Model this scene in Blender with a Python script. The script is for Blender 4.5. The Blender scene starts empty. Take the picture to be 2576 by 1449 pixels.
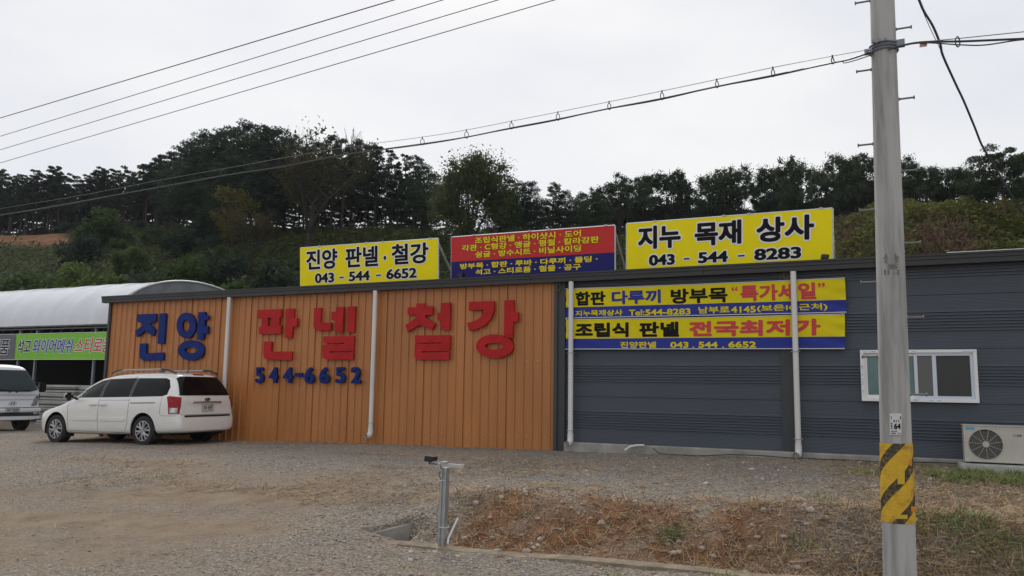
import bpy, bmesh, math, random
import numpy as np
from mathutils import Vector, Matrix
from mathutils.bvhtree import BVHTree
random.seed(7); RNG = np.random.default_rng(11)
SC = bpy.context.scene
COL = SC.collection
# ------------------------------------------------------------------ camera
FOC = 2000.0; IW = 2576.0; IH = 1449.0          # focal length and size in units of the survey picture
YAW, PITCH, ROLL = math.radians(25.155), math.radians(7.134), math.radians(0.827)
EYE = np.array([0.0, 0.0, 1.75])
_sy, _cy = math.sin(YAW), math.cos(YAW)
FH = np.array([-_sy, _cy, 0.0]); RH = np.array([_cy, _sy, 0.0])
FWD = FH*math.cos(PITCH) + np.array([0, 0, math.sin(PITCH)])
_up = np.cross(RH, FWD)
RT = RH*math.cos(ROLL) + _up*math.sin(ROLL); UP = -RH*math.sin(ROLL) + _up*math.cos(ROLL)
cam = bpy.data.cameras.new('camera'); cam.sensor_width = 36.0; cam.lens = 36.0*FOC/IW
cam.clip_start = 0.1; cam.clip_end = 3000
camo = bpy.data.objects.new('camera', cam); COL.objects.link(camo)
camo.matrix_world = Matrix(((RT[0], UP[0], -FWD[0], EYE[0]), (RT[1], UP[1], -FWD[1], EYE[1]), (RT[2], UP[2], -FWD[2], EYE[2]), (0, 0, 0, 1)))
SC.camera = camo
def ray(px, py): return RT*(px-IW/2) + UP*(IH/2-py) + FWD*FOC
def at(px, py, Y):
    d = ray(px, py); return EYE + d*(Y/d[1])
def atz(px, py, z):
    d = ray(px, py); return EYE + d*((z-EYE[2])/d[2])
def atd(px, py, dist):
    d = ray(px, py); return EYE + d*(dist/(d@FH))
# ------------------------------------------------------------------ sky, sun, exposure
SUN_EL, SUN_AZ = math.radians(44), math.radians(-38)     # behind the hill; azimuth from +Y
w = bpy.data.worlds.new('World'); SC.world = w; w.use_nodes = True
nt = w.node_tree; nt.nodes.clear()
def nd(t, **k):
    n = nt.nodes.new(t)
    for a, b in k.items(): setattr(n, a, b)
    return n
out = nd('ShaderNodeOutputWorld'); bg = nd('ShaderNodeBackground'); bg.inputs['Strength'].default_value = 0.1
sky = nd('ShaderNodeTexSky'); sky.sky_type = 'NISHITA'; sky.sun_disc = False
sky.sun_elevation = SUN_EL; sky.sun_rotation = SUN_AZ; sky.air_density = 1.0; sky.dust_density = 3.0; sky.ozone_density = 1.0
tc = nd('ShaderNodeTexCoord'); nz = nd('ShaderNodeTexNoise'); nz.inputs['Scale'].default_value = 1.6; nz.inputs['Detail'].default_value = 5; nz.inputs['Roughness'].default_value = 0.5
mp = nd('ShaderNodeMapping'); mp.inputs['Scale'].default_value = (1, 1, 2.5)
cr = nd('ShaderNodeValToRGB'); cr.color_ramp.elements[0].position = 0.36; cr.color_ramp.elements[0].color = (7.3, 7.6, 8.35, 1)
cr.color_ramp.elements[1].position = 0.66; cr.color_ramp.elements[1].color = (9.5, 9.5, 9.5, 1)
mx = nd('ShaderNodeMix', data_type='RGBA'); mx.inputs['Factor'].default_value = 0.91     # mostly cloud, thin blue through it
nt.links.new(tc.outputs['Generated'], mp.inputs['Vector']); nt.links.new(mp.outputs[0], nz.inputs['Vector'])
nt.links.new(nz.outputs['Fac'], cr.inputs['Fac']); nt.links.new(sky.outputs[0], mx.inputs['A']); nt.links.new(cr.outputs[0], mx.inputs['B'])
nt.links.new(mx.outputs['Result'], bg.inputs['Color']); nt.links.new(bg.outputs[0], out.inputs['Surface'])
sl = bpy.data.lights.new('sun', 'SUN'); sl.energy = 1.2; sl.angle = math.radians(18); sl.color = (1, .96, .9)
so = bpy.data.objects.new('sun', sl); COL.objects.link(so)
_sd = Vector((math.sin(SUN_AZ)*math.cos(SUN_EL), math.cos(SUN_AZ)*math.cos(SUN_EL), math.sin(SUN_EL)))
so.rotation_euler = _sd.to_track_quat('Z', 'Y').to_euler(); so.location = (0, 0, 60)
SC.view_settings.view_transform = 'Standard'; SC.view_settings.look = 'None'
SC.view_settings.exposure = 0.0; SC.view_settings.gamma = 1.0; SC.view_settings.use_curve_mapping = False
# ------------------------------------------------------------------ helpers
MATS = {}
def mat(name, col, rough=0.6, metal=0.0, var=0.0, vscale=4.0, bump=0.0, bscale=30.0, col2=None, spec=0.5, coat=0.0, coord='Object', stretch=(1, 1, 1), trans=0.0, rand=0.0, lo=.35, hi=.65, detail=6):
    if name in MATS: return MATS[name]
    m = bpy.data.materials.new(name); m.use_nodes = True; t = m.node_tree; b = t.nodes['Principled BSDF']
    b.inputs['Base Color'].default_value = (*col, 1); b.inputs['Roughness'].default_value = rough; b.inputs['Metallic'].default_value = metal
    b.inputs['Specular IOR Level'].default_value = spec; b.inputs['Coat Weight'].default_value = coat; b.inputs['Coat Roughness'].default_value = 0.08
    if trans: b.inputs['Transmission Weight'].default_value = trans
    if var or bump or col2:
        c = t.nodes.new('ShaderNodeTexCoord'); mpn = t.nodes.new('ShaderNodeMapping'); mpn.inputs['Scale'].default_value = stretch
        t.links.new(c.outputs[coord], mpn.inputs[0])
    src = None
    if var or col2:
        n = t.nodes.new('ShaderNodeTexNoise'); n.inputs['Scale'].default_value = vscale; n.inputs['Detail'].default_value = detail; n.inputs['Roughness'].default_value = .6
        t.links.new(mpn.outputs[0], n.inputs['Vector'])
        r = t.nodes.new('ShaderNodeValToRGB'); r.color_ramp.elements[0].position = lo; r.color_ramp.elements[1].position = hi
        c2 = col2 or tuple(max(0, x*(1-var)) for x in col); c1 = col if col2 else tuple(min(1, x*(1+var)) for x in col)
        r.color_ramp.elements[0].color = (*c2, 1); r.color_ramp.elements[1].color = (*c1, 1)
        t.links.new(n.outputs['Fac'], r.inputs[0]); src = r.outputs[0]
    if rand:
        oi = t.nodes.new('ShaderNodeObjectInfo'); hs = t.nodes.new('ShaderNodeHueSaturation')
        ma = t.nodes.new('ShaderNodeMapRange'); ma.inputs['To Min'].default_value = 1-rand; ma.inputs['To Max'].default_value = 1+rand
        t.links.new(oi.outputs['Random'], ma.inputs['Value']); t.links.new(ma.outputs[0], hs.inputs['Value'])
        mh = t.nodes.new('ShaderNodeMapRange'); mh.inputs['To Min'].default_value = .5+.05*rand; mh.inputs['To Max'].default_value = .5-.05*rand
        t.links.new(oi.outputs['Random'], mh.inputs['Value']); t.links.new(mh.outputs[0], hs.inputs['Hue'])
        if src: t.links.new(src, hs.inputs['Color'])
        else: hs.inputs['Color'].default_value = (*col, 1)
        src = hs.outputs[0]
    if src: t.links.new(src, b.inputs['Base Color'])
    if bump:
        n2 = t.nodes.new('ShaderNodeTexNoise'); n2.inputs['Scale'].default_value = bscale; n2.inputs['Detail'].default_value = 5
        t.links.new(mpn.outputs[0], n2.inputs['Vector'])
        bp = t.nodes.new('ShaderNodeBump'); bp.inputs['Strength'].default_value = bump; bp.inputs['Distance'].default_value = .02
        t.links.new(n2.outputs['Fac'], bp.inputs['Height']); t.links.new(bp.outputs[0], b.inputs['Normal'])
    MATS[name] = m; return m
class MB:
    def __init__(s): s.v = []; s.f = []
    def add(s, vs, fs):
        n = len(s.v); s.v += [tuple(map(float, p)) for p in vs]; s.f += [tuple(i+n for i in f) for f in fs]; return s
    def box(s, a, b):
        (x0, y0, z0), (x1, y1, z1) = a, b
        x0, x1 = min(x0, x1), max(x0, x1); y0, y1 = min(y0, y1), max(y0, y1); z0, z1 = min(z0, z1), max(z0, z1)
        return s.add([(x0, y0, z0), (x1, y0, z0), (x1, y1, z0), (x0, y1, z0), (x0, y0, z1), (x1, y0, z1), (x1, y1, z1), (x0, y1, z1)],
                     [(0, 3, 2, 1), (4, 5, 6, 7), (0, 1, 5, 4), (1, 2, 6, 5), (2, 3, 7, 6), (3, 0, 4, 7)])
    def tube(s, pts, r, n=8, cap=True):
        pts = [np.array(p, float) for p in pts]; m = len(pts)
        rs = r if hasattr(r, '__len__') else [r]*m
        vs = []; ref = None
        for i, p in enumerate(pts):
            t = pts[min(i+1, m-1)]-pts[max(i-1, 0)]; t = t/np.linalg.norm(t)
            if ref is None:
                ref = np.array([0, 0, 1.0]) if abs(t[2]) < .9 else np.array([1.0, 0, 0])
            a = np.cross(t, ref); a /= np.linalg.norm(a); b = np.cross(a, t); ref = b
            for k in range(n):
                th = 2*math.pi*k/n; vs.append(p+(a*math.cos(th)+b*math.sin(th))*rs[i])
        fs = [(i*n+k, i*n+(k+1) % n, (i+1)*n+(k+1) % n, (i+1)*n+k) for i in range(m-1) for k in range(n)]
        if cap: fs += [tuple(range(n-1, -1, -1)), tuple(range((m-1)*n, m*n))]
        return s.add(vs, fs)
    def cyl(s, a, b, r, n=16, r2=None): return s.tube([a, b], [r, r if r2 is None else r2], n)
    def prism(s, poly, fn, d0, d1):     # poly in (u,v); fn(u,v,d) -> point; extruded between d0 (back) and d1 (front)
        n = len(poly); vs = [fn(u, v, d0) for u, v in poly]+[fn(u, v, d1) for u, v in poly]
        fs = [tuple(range(n-1, -1, -1)), tuple(range(n, 2*n))]+[(i, (i+1) % n, n+(i+1) % n, n+i) for i in range(n)]
        return s.add(vs, fs)
    def build(s, name, m, parent=None, smooth=False, bevel=0, origin=None):
        org = np.array(origin, float) if origin is not None else (np.array(parent['_o']) if parent is not None and '_o' in parent else np.zeros(3))
        me = bpy.data.meshes.new(name)
        me.from_pydata([tuple(np.array(p)-org) for p in s.v], [], s.f); me.validate()
        return link(name, me, m, parent, smooth, bevel, org)
def link(name, me, m, parent=None, smooth=False, bevel=0, org=(0, 0, 0)):
    if bevel or True:
        bm = bmesh.new(); bm.from_mesh(me)
        if bevel: bmesh.ops.bevel(bm, geom=bm.edges[:], offset=bevel, segments=2, affect='EDGES', clamp_overlap=True)
        if len(bm.faces) < 60000: bmesh.ops.recalc_face_normals(bm, faces=bm.faces[:])
        bm.to_mesh(me); bm.free()
    if m is not None: me.materials.append(m)
    if smooth:
        me.polygons.foreach_set('use_smooth', [True]*len(me.polygons)); 
        try: me.set_sharp_from_angle(angle=math.radians(40))
        except Exception: pass
    o = bpy.data.objects.new(name, me); COL.objects.link(o)
    if parent is not None: o.parent = parent
    else: o.location = tuple(org)
    return o
def npmesh(name, V, F, m, parent=None, smooth=False, loc=None, attr=None):
    me = bpy.data.meshes.new(name); V = np.asarray(V, np.float32); F = np.asarray(F, np.int32); k = F.shape[1]
    me.vertices.add(len(V)); me.vertices.foreach_set('co', V.ravel())
    me.loops.add(F.size); me.loops.foreach_set('vertex_index', F.ravel())
    me.polygons.add(len(F)); me.polygons.foreach_set('loop_start', np.arange(0, F.size, k, dtype=np.int32))
    if smooth: me.polygons.foreach_set('use_smooth', np.ones(len(F), bool))
    me.update(calc_edges=True)
    for an, av in (attr or {}).items():
        a = me.attributes.new(an, 'FLOAT', 'POINT'); a.data.foreach_set('value', np.asarray(av, np.float32))
    if m is not None: me.materials.append(m)
    o = bpy.data.objects.new(name, me); COL.objects.link(o)
    if parent is not None: o.parent = parent
    elif loc is not None: o.location = tuple(loc)
    return o
def tag(o, label=None, cat=None, group=None, kind=None):
    for k, v in (('label', label), ('category', cat), ('group', group), ('kind', kind)):
        if v: o[k] = v
    return o
def thing(name, loc, label, cat, group=None, rz=0):
    o = bpy.data.objects.new(name, None); o.empty_display_size = .2; COL.objects.link(o); o.location = tuple(map(float, loc)); o.rotation_euler.z = rz
    o['_o'] = [float(x) for x in loc] if rz == 0 else [0., 0., 0.]
    return tag(o, label, cat, group)
def copy_tree(o, parent=None):
    c = o.copy(); COL.objects.link(c)
    if parent is not None: c.parent = parent
    for ch in list(o.children): copy_tree(ch, c)
    return c
# text: outlines from Blender's built-in font, fattened by stacked shifted sheets
_TX = {}
def glyphs(s):
    if s in _TX: return _TX[s]
    c = bpy.data.curves.new('lettering', 'FONT'); c.body = s; c.resolution_u = 4
    o = bpy.data.objects.new('lettering', c); COL.objects.link(o); bpy.context.view_layer.update()
    me = bpy.data.meshes.new_from_object(o.evaluated_get(bpy.context.evaluated_depsgraph_get()))
    V = np.array([v.co[:2] for v in me.vertices]); F = [tuple(p.vertices) for p in me.polygons]
    bpy.data.objects.remove(o); bpy.data.curves.remove(c); bpy.data.meshes.remove(me)
    V = (V-V.min(0))/(V.max(0)-V.min(0)); _TX[s] = (V, F); return _TX[s]
def put_text(mb, s, fn, u0, u1, v0, v1, ru, rv, d=0.004, thick=0.0, n=8, step=.00012, sq=1.25):
    """letters filling the box u0..u1 x v0..v1 (after fattening by ru, rv); fn(u,v,d) -> world point"""
    V, F = glyphs(s)
    U = u0+ru+V[:, 0]*(u1-u0-2*ru); W = v0+rv+V[:, 1]*(v1-v0-2*rv)
    offs = [(0, 0)] if ru == 0 and rv == 0 else [(0, 0)]+[(max(-1, min(1, sq*math.cos(a)))*ru, max(-1, min(1, sq*math.sin(a)))*rv) for a in [2*math.pi*k/n+.39 for k in range(n)]]
    if ru > 0 and n >= 8: offs += [(.5*a, .5*b) for a, b in offs[1::2]]
    for i, (a, b) in enumerate(offs):
        dd = d+i*step
        P = [fn(u+a, v+b, dd) for u, v in zip(U, W)]
        if thick:
            nn = len(P); cnt = {}
            for f in F:
                for x, y in zip(f, f[1:]+f[:1]): cnt[(x, y)] = 1
            sides = [(x, y, y+nn, x+nn) for (x, y) in cnt if (y, x) not in cnt]
            Q = [fn(u+a, v+b, dd-thick) for u, v in zip(U, W)]
            mb.add(P+Q, F+sides)
        else: mb.add(P, F)
def plane_fn(bl, br, tl, tr, nrm):
    bl, br, tl, tr, nrm = [np.array(q, float) for q in (bl, br, tl, tr, nrm)]
    return lambda u, v, d=0: bl*(1-u)*(1-v)+br*u*(1-v)+tl*(1-u)*v+tr*u*v+nrm*d
def smooth01(x): x = np.clip(x, 0, 1); return x*x*(3-2*x)
def vnoise(X, Y, sc, seed=0):          # smooth value noise
    g = np.random.default_rng(seed).random((64, 64)); x = np.asarray(X)*sc; y = np.asarray(Y)*sc
    xi = np.floor(x).astype(int); yi = np.floor(y).astype(int); fx = smooth01(x-xi); fy = smooth01(y-yi)
    a = g[xi % 64, yi % 64]; b = g[(xi+1) % 64, yi % 64]; c = g[xi % 64, (yi+1) % 64]; d = g[(xi+1) % 64, (yi+1) % 64]
    return (a*(1-fx)+b*fx)*(1-fy)+(c*(1-fx)+d*fx)*fy
# colours
white_paint = mat('white_paint', (.78, .78, .76), .35, var=.03, vscale=3)
pvc = mat('white_pvc', (.68, .67, .64), .4, var=.06, vscale=2, stretch=(1, 1, .4))
steel = mat('galvanised_steel', (.42, .44, .45), .42, .75, var=.12, vscale=14)
black_plastic = mat('black_plastic', (.012, .012, .013), .4)
rubber = mat('tyre_rubber', (.018, .018, .019), .8, bump=.2, bscale=60)
concrete = mat('concrete', (.32, .30, .27), .9, var=.2, vscale=3, bump=.3, bscale=60)
# ------------------------------------------------------------------ ground
WALL = 15.0
def kerb_y(X): return 8.2+.1*np.clip(X, -6, 6)
def ground_z(X, Y):
    X = np.asarray(X, float); Y = np.asarray(Y, float)
    yard = np.interp(X, [-40, -24, -18, -15, -10, -6, -1, 2.5, 12], [.22, .27, .30, .37, .47, .52, .585, .60, .62])
    drive = smooth01((Y-5.6)/7.2)
    kb = Y-kerb_y(X)-.06
    bank = np.where(kb < 0, 0, .80*smooth01(kb/1.15)+.20*smooth01((kb-.9)/4.5))
    bank = bank+np.where((kb > 0) & (kb < 1.8), .22*(vnoise(X, Y, 1.6, 3)-.45)*smooth01(kb/.3)*smooth01((1.8-kb)/.7), 0)
    m = smooth01((X+5.75)/1.0)
    z = yard*(drive*(1-m)+bank*m)
    z = z+.035*(vnoise(X, Y, .5, 4)-.5)*smooth01((Y-5)/2)+.018*(vnoise(X, Y, 2.3, 5)-.5)+.010*(vnoise(X, Y, 7, 6)-.5)
    sm = smooth01((X+4.7)/.5)*smooth01((1.5-X)/1.5)*smooth01((kb-.05)/.2)*smooth01((2.0-kb)/.7)
    z = z+sm*(.10*(vnoise(X, Y, 4.3, 71)-.5)+.07*(vnoise(X, Y, 9.5, 72)-.5))
    pit = smooth01((X+5.42-.6*(Y-8.05))/.03)*smooth01((-4.92-X)/.2)*smooth01((Y-7.80)/.04)*smooth01((8.36-Y)/.1)
    z = z*(1-pit)-.24*pit
    return z
def axis(segs):
    a = []
    for lo, hi, st in segs: a += list(np.arange(lo, hi, st))
    return np.array(a+[segs[-1][1]])
gx = axis([(-600, -60, 60), (-60, -30, 3), (-30, -12, .3), (-12, -6.2, .09), (-6.2, -4.6, .025), (-4.6, -4, .05), (-4, 3, .07), (3, 8, .3), (8, 40, 4), (40, 600, 70)])
gy = axis([(-300, -8, 30), (-8, 4, 1), (4, 7.3, .08), (7.3, 10.2, .05), (10.2, 15.2, .1), (15.2, 30, 1), (30, 60, 10), (60, 600, 90)])
GX, GY = np.meshgrid(gx, gy); GZ = ground_z(GX, GY)
nx, ny = len(gx), len(gy); idx = np.arange(nx*ny).reshape(ny, nx)
GF = np.stack([idx[:-1, :-1], idx[:-1, 1:], idx[1:, 1:], idx[1:, :-1]], -1).reshape(-1, 4)
def soil_mask(X, Y):
    kb = Y-kerb_y(X); n = .6*vnoise(X, Y, 1.1, 8)+.4*vnoise(X, Y, 3.7, 81)
    b = smooth01((X+4.75)/.6)*smooth01((-.3-X)/1.6)*smooth01((kb-.05)/.15)*smooth01((1.75-kb)/.6)
    return np.clip(b*np.clip((n-.12)*3.2, 0, 1.15), 0, 1)
def sand_mask(X, Y):           # bare trodden tan earth on the drive
    tr_ = np.exp(-((Y-8.3-.30*(X+9)-.35*np.sin(X*.45))/.42)**2)+np.exp(-((Y-6.6-.30*(X+9)-.35*np.sin(X*.45))/.42)**2)   # wheel tracks turning in from the road
    return np.clip(smooth01((-5.9-X)/1.5)*smooth01((11.3-Y)/1.5)*(.75*tr_+.55*smooth01((vnoise(X, Y, .45, 9)-.42)/.25))+.18*smooth01((8-Y)/2), 0, 1)
def grass_mask(X, Y):
    kb = Y-kerb_y(X)
    return np.clip(smooth01((X+1.2)/1.6)*smooth01((kb+.2)/.4)*(.2+1.1*vnoise(X, Y, .9, 10)), 0, 1)
gm = bpy.data.materials.new('gravel_ground'); gm.use_nodes = True; t = gm.node_tree; B = t.nodes['Principled BSDF']; B.inputs['Roughness'].default_value = .95; B.inputs['Specular IOR Level'].default_value = .2
def N(tp, **k):
    n = t.nodes.new(tp)
    for a, b in k.items(): setattr(n, a, b)
    return n
def L(a, b): t.links.new(a, b)
tcg = N('ShaderNodeTexCoord')
def noise(sc, det=4, ro=.6):
    n = N('ShaderNodeTexNoise'); n.inputs['Scale'].default_value = sc; n.inputs['Detail'].default_value = det; n.inputs['Roughness'].default_value = ro; L(tcg.outputs['Object'], n.inputs['Vector']); return n.outputs['Fac']
def ramp(fac, stops):
    r = N('ShaderNodeValToRGB'); e = r.color_ramp.elements
    while len(e) < len(stops): e.new(.5)
    for q, (p, c) in zip(e, stops): q.position = p; q.color = (*c, 1)
    L(fac, r.inputs[0]); return r.outputs[0]
def mixc(f, a, b):
    m = N('ShaderNodeMix', data_type='RGBA'); L(f, m.inputs['Factor']); L(a, m.inputs['A']); L(b, m.inputs['B']); return m.outputs['Result']
def attr(nm):
    a = N('ShaderNodeAttribute'); a.attribute_name = nm; return a.outputs['Fac']
vor = N('ShaderNodeTexVoronoi'); vor.inputs['Scale'].default_value = 48; L(tcg.outputs['Object'], vor.inputs['Vector'])
sepc = N('ShaderNodeSeparateColor'); L(vor.outputs['Color'], sepc.inputs[0])
grav = ramp(sepc.outputs[0], [(0, (.108, .090, .070)), (.35, (.22, .186, .148)), (.7, (.335, .29, .238)), (1, (.58, .53, .465))])
patch = ramp(noise(.55, 5), [(.36, (.29, .21, .145)), (.48, (.235, .195, .154)), (.62, (.158, .148, .138))])
base = N('ShaderNodeMix', data_type='RGBA'); base.inputs['Factor'].default_value = .42; L(grav, base.inputs['A']); L(patch, base.inputs['B'])
sand = ramp(noise(2.2, 6, .7), [(.3, (.185, .132, .088)), (.5, (.28, .21, .144)), (.72, (.345, .272, .198))])
soil = ramp(noise(6, 6, .7), [(.3, (.13, .06, .03)), (.5, (.26, .128, .063)), (.72, (.38, .215, .12))])
sandf = N('ShaderNodeMath', operation='MULTIPLY'); L(attr('sand'), sandf.inputs[0]); sandf.inputs[1].default_value = .9
c1 = mixc(sandf.outputs[0], base.outputs['Result'], sand); c2 = mixc(attr('soil'), c1, soil)
gr = ramp(noise(5, 4), [(.35, (.13, .10, .055)), (.65, (.26, .20, .115))])
gf = N('ShaderNodeMath', operation='MULTIPLY'); L(attr('grass'), gf.inputs[0]); gf.inputs[1].default_value = .55
c3 = mixc(gf.outputs[0], c2, gr); L(c3, B.inputs['Base Color'])
bp = N('ShaderNodeBump'); bp.inputs['Strength'].default_value = .8; bp.inputs['Distance'].default_value = .02
hm = N('ShaderNodeMath', operation='ADD'); L(vor.outputs['Distance'], hm.inputs[0]); L(noise(60, 4), hm.inputs[1]); L(hm.outputs[0], bp.inputs['Height']); L(bp.outputs[0], B.inputs['Normal'])
fX, fY = GX.ravel(), GY.ravel()
gobj = npmesh('ground', np.stack([fX, fY, GZ.ravel()], 1), GF, gm, smooth=True, attr={'soil': soil_mask(fX, fY), 'sand': sand_mask(fX, fY), 'grass': grass_mask(fX, fY)})
tag(gobj, kind='structure')
# kerb of the roadside drain
kb = MB()
xs = np.arange(-5.62, 5.2, .1); vs = []; fs = []
for i, x in enumerate(xs):
    y = float(kerb_y(x)); j = .014*random.uniform(-1, 1); h = .008+.03*float(vnoise(x, 0, 1.7, 21))
    vs += [(x, y-.10+j, -.08), (x, y-.09+j, h), (x, y+.07, h+.01), (x, y+.09, -.08)]
    if i: 
        a = 4*(i-1); fs += [(a+k, a+k+1, a+k+5, a+k+4) for k in range(3)]
kb.add(vs, fs); tag(kb.build('kerb', mat('old_kerb', (.26, .205, .145), .95, var=.3, vscale=5, bump=.5, bscale=50)), kind='structure')
# culvert head wall beside the drive
hw = thing('culvert_headwall', (-5.4, 8.1, -.2), 'low concrete culvert wall edging the open drain pit left of the steel post', 'drain wall')
a = MB(); a.prism([(-.40, -.3), (.24, -.3), (.24, .13), (-.40, .03)], lambda u, v, d: np.array([-5.30+.6*u+d, 8.15+u, v]), -.10, 0); a.build('wall_slab', concrete, hw)
# ------------------------------------------------------------------ scattered gravel and straw
def stones(n, sampler, smin, smax, round_=False):
    X, Y = sampler(n); n = len(X); Z = ground_z(X, Y)
    s = smin+(smax-smin)*RNG.random(n)**3
    ph = (1+5**.5)/2; base = np.array([(-1, ph, 0), (1, ph, 0), (-1, -ph, 0), (1, -ph, 0), (0, -1, ph), (0, 1, ph), (0, -1, -ph), (0, 1, -ph), (ph, 0, -1), (ph, 0, 1), (-ph, 0, -1), (-ph, 0, 1)], float)/1.902 if round_ else np.array([[1, 0, 0], [0, 1, 0], [-1, 0, 0], [0, -1, 0], [0, 0, .8], [0, 0, -.6]], float)
    V = base[None]*(0.75+.5*RNG.random((n, len(base), 1)))*np.stack([s, s*(.6+.5*RNG.random(n)), s*(.4+.4*RNG.random(n))], 1)[:, None, :]
    th = RNG.random(n)*6.28; c, q = np.cos(th)[:, None], np.sin(th)[:, None]
    V = np.stack([V[..., 0]*c-V[..., 1]*q, V[..., 0]*q+V[..., 1]*c, V[..., 2]], -1)
    V += np.stack([X, Y, Z+s*.12], 1)[:, None, :]
    T = np.array([[0, 1, 4], [1, 2, 4], [2, 3, 4], [3, 0, 4], [1, 0, 5], [2, 1, 5], [3, 2, 5], [0, 3, 5]])
    if round_: T = np.array([(0, 11, 5), (0, 5, 1), (0, 1, 7), (0, 7, 10), (0, 10, 11), (1, 5, 9), (5, 11, 4), (11, 10, 2), (10, 7, 6), (7, 1, 8), (3, 9, 4), (3, 4, 2), (3, 2, 6), (3, 6, 8), (3, 8, 9), (4, 9, 5), (2, 4, 11), (6, 2, 10), (8, 6, 7), (9, 8, 1)])
    F = (T[None]+len(base)*np.arange(n)[:, None, None]).reshape(-1, 3)
    return V.reshape(-1, 3), F
def pxsampler(y0, y1, keep=None, z=.3):
    def f(n):
        px = RNG.uniform(-40, 2620, n); py = y0+(y1-y0)*RNG.random(n)
        d = RT[None]*(px-IW/2)[:, None]+UP[None]*(IH/2-py)[:, None]+FWD[None]*FOC
        k = (z-EYE[2])/d[:, 2]; X, Y = d[:, 0]*k, d[:, 1]*k
        ok = (Y < 14.9) & (Y > 3)
        if keep is not None: ok &= RNG.random(n) < keep(X, Y)
        return X[ok], Y[ok]
    return f
gravel_m = mat('gravel_stone', (.50, .445, .38), .9, col2=(.16, .135, .11), vscale=22, coord='Object', lo=.3, hi=.72, detail=0)
def near_bank(X, Y): return np.clip(.10+.40*(1-sand_mask(X, Y))+.4*smooth01((X+6.5)/1.5), 0, 1)*(1-.5*soil_mask(X, Y))*(.45+.55*smooth01((Y-6.8)/2.5))
V, F = stones(80000, pxsampler(1085, 1500, near_bank), .006, .026)
tag(npmesh('loose_gravel', V, F, gravel_m), 'loose grey and tan gravel scattered over the yard', 'gravel', kind='stuff')
V, F = stones(6500, pxsampler(1110, 1450, lambda X, Y: np.clip(.55*smooth01((Y-14.1)/.5)*smooth01((X+6.2)/.2)*vnoise(X, Y, 1.1, 91)+.5*smooth01((X+5)/.4)*smooth01((1-X)/1.5)*smooth01((Y-kerb_y(X)-.7)/.2)*smooth01((1.9-Y+kerb_y(X))/.5)*vnoise(X, Y, 1.3, 92)+.7*soil_mask(X, Y)+.25*grass_mask(X, Y)+.12*smooth01((X+5.5)/1), 0, 1)), .014, .060, True)
tag(npmesh('bank_stones', V, F, mat('bank_stone', (.48, .43, .37), .9, col2=(.26, .17, .11), vscale=7, detail=0)), 'fist sized tan stones strewn over the orange earth bank', 'stones', kind='stuff')
def blades(X, Y, ln, wd, lift, bend=.4):
    n = len(X); Z = ground_z(X, Y); th = RNG.random(n)*6.283; el = lift*RNG.random(n)
    L_ = ln*(.4+.9*RNG.random(n)); dx = np.cos(th)*np.cos(el); dy = np.sin(th)*np.cos(el); dz = np.sin(el)
    D = np.stack([dx, dy, dz], 1); S = np.stack([-np.sin(th), np.cos(th), RNG.uniform(-.5, .5, n)], 1)*(wd*(.6+.8*RNG.random(n)))[:, None]
    P0 = np.stack([X, Y, Z+.004+.02*RNG.random(n)], 1); C = RNG.uniform(-bend, bend, (n, 3)); C[:, 2] = -abs(C[:, 2])*.6*(dz > .3)
    P1 = P0+D*(L_*.5)[:, None]+C*(L_*.2)[:, None]; P2 = P0+D*L_[:, None]+C*(L_*.7)[:, None]
    P2[:, 2] = np.maximum(P2[:, 2], ground_z(P2[:, 0], P2[:, 1])+.004); P1[:, 2] = np.maximum(P1[:, 2], ground_z(P1[:, 0], P1[:, 1])+.006)
    V = np.stack([P0-S, P0+S, P1-S*.8, P1+S*.8, P2-S*.25, P2+S*.25], 1).reshape(-1, 3)
    o = 6*np.arange(n)[:, None, None]; F = (np.array([[0, 1, 3, 2], [2, 3, 5, 4]])[None]+o).reshape(-1, 4)
    return V, F
def strawkeep(X, Y):
    kbv = Y-kerb_y(X); p = .65*vnoise(X*.6, Y*1.6, .9, 31)+.35*vnoise(X, Y*1.4, 2.6, 33)
    return np.clip(smooth01((p-.50)/.14)*.95*smooth01((X+16)/3)*smooth01((Y-7.6)/1.5)+.38*smooth01((X+5)/.6)*smooth01(kbv/.3)*smooth01((2.0-kbv)/.8)+.75*grass_mask(X, Y)+.015+.28*smooth01((X+5)/2)*smooth01((Y-9)/1)*vnoise(X, Y, .8, 35), 0, 1)
X, Y = pxsampler(1110, 1470, strawkeep)(130000)
V, F = blades(X, Y, .13, .0036, .45)
tag(npmesh('dry_straw', V, F, mat('straw', (.50, .345, .185), .8, col2=(.25, .165, .095), vscale=5, lo=.3, hi=.7)), 'dry straw lying in patches on the gravel and bank', 'straw', kind='stuff')
GP = [(2350, 1200, .6, .30, 4200), (2400, 1188, .5, .22, 2600), (2510, 1206, .9, .36, 9500), (2580, 1196, .7, .3, 5000), (2440, 1310, .6, .22, 700), (2400, 1295, .5, .18, 500), (2540, 1330, .7, .25, 800), (2330, 1400, .3, .25, 420), (2450, 1405, .5, .25, 450), (2560, 1420, .5, .3, 600),
      (1685, 1277, .14, .12, 420), (1945, 1280, .14, .12, 260), (2010, 1300, .18, .12, 260), (1310, 1248, .16, .10, 240), (2060, 1255, .2, .1, 220), (1560, 1418, .2, .06, 160), (1650, 1420, .22, .06, 200), (1000, 1375, .14, .06, 160), (2190, 1190, .4, .12, 500), (1830, 1420, .25, .06, 160)]
X, Y = [], []
for (a_, b_, sx, sy_, k_) in GP:
    p = atz(a_, b_, .60 if b_ < 1230 else .5 if b_ < 1350 else .15); X += list(RNG.normal(p[0], sx*.6, int(k_*.42))); Y += list(RNG.normal(p[1], sy_*.6, int(k_*.42)))
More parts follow.
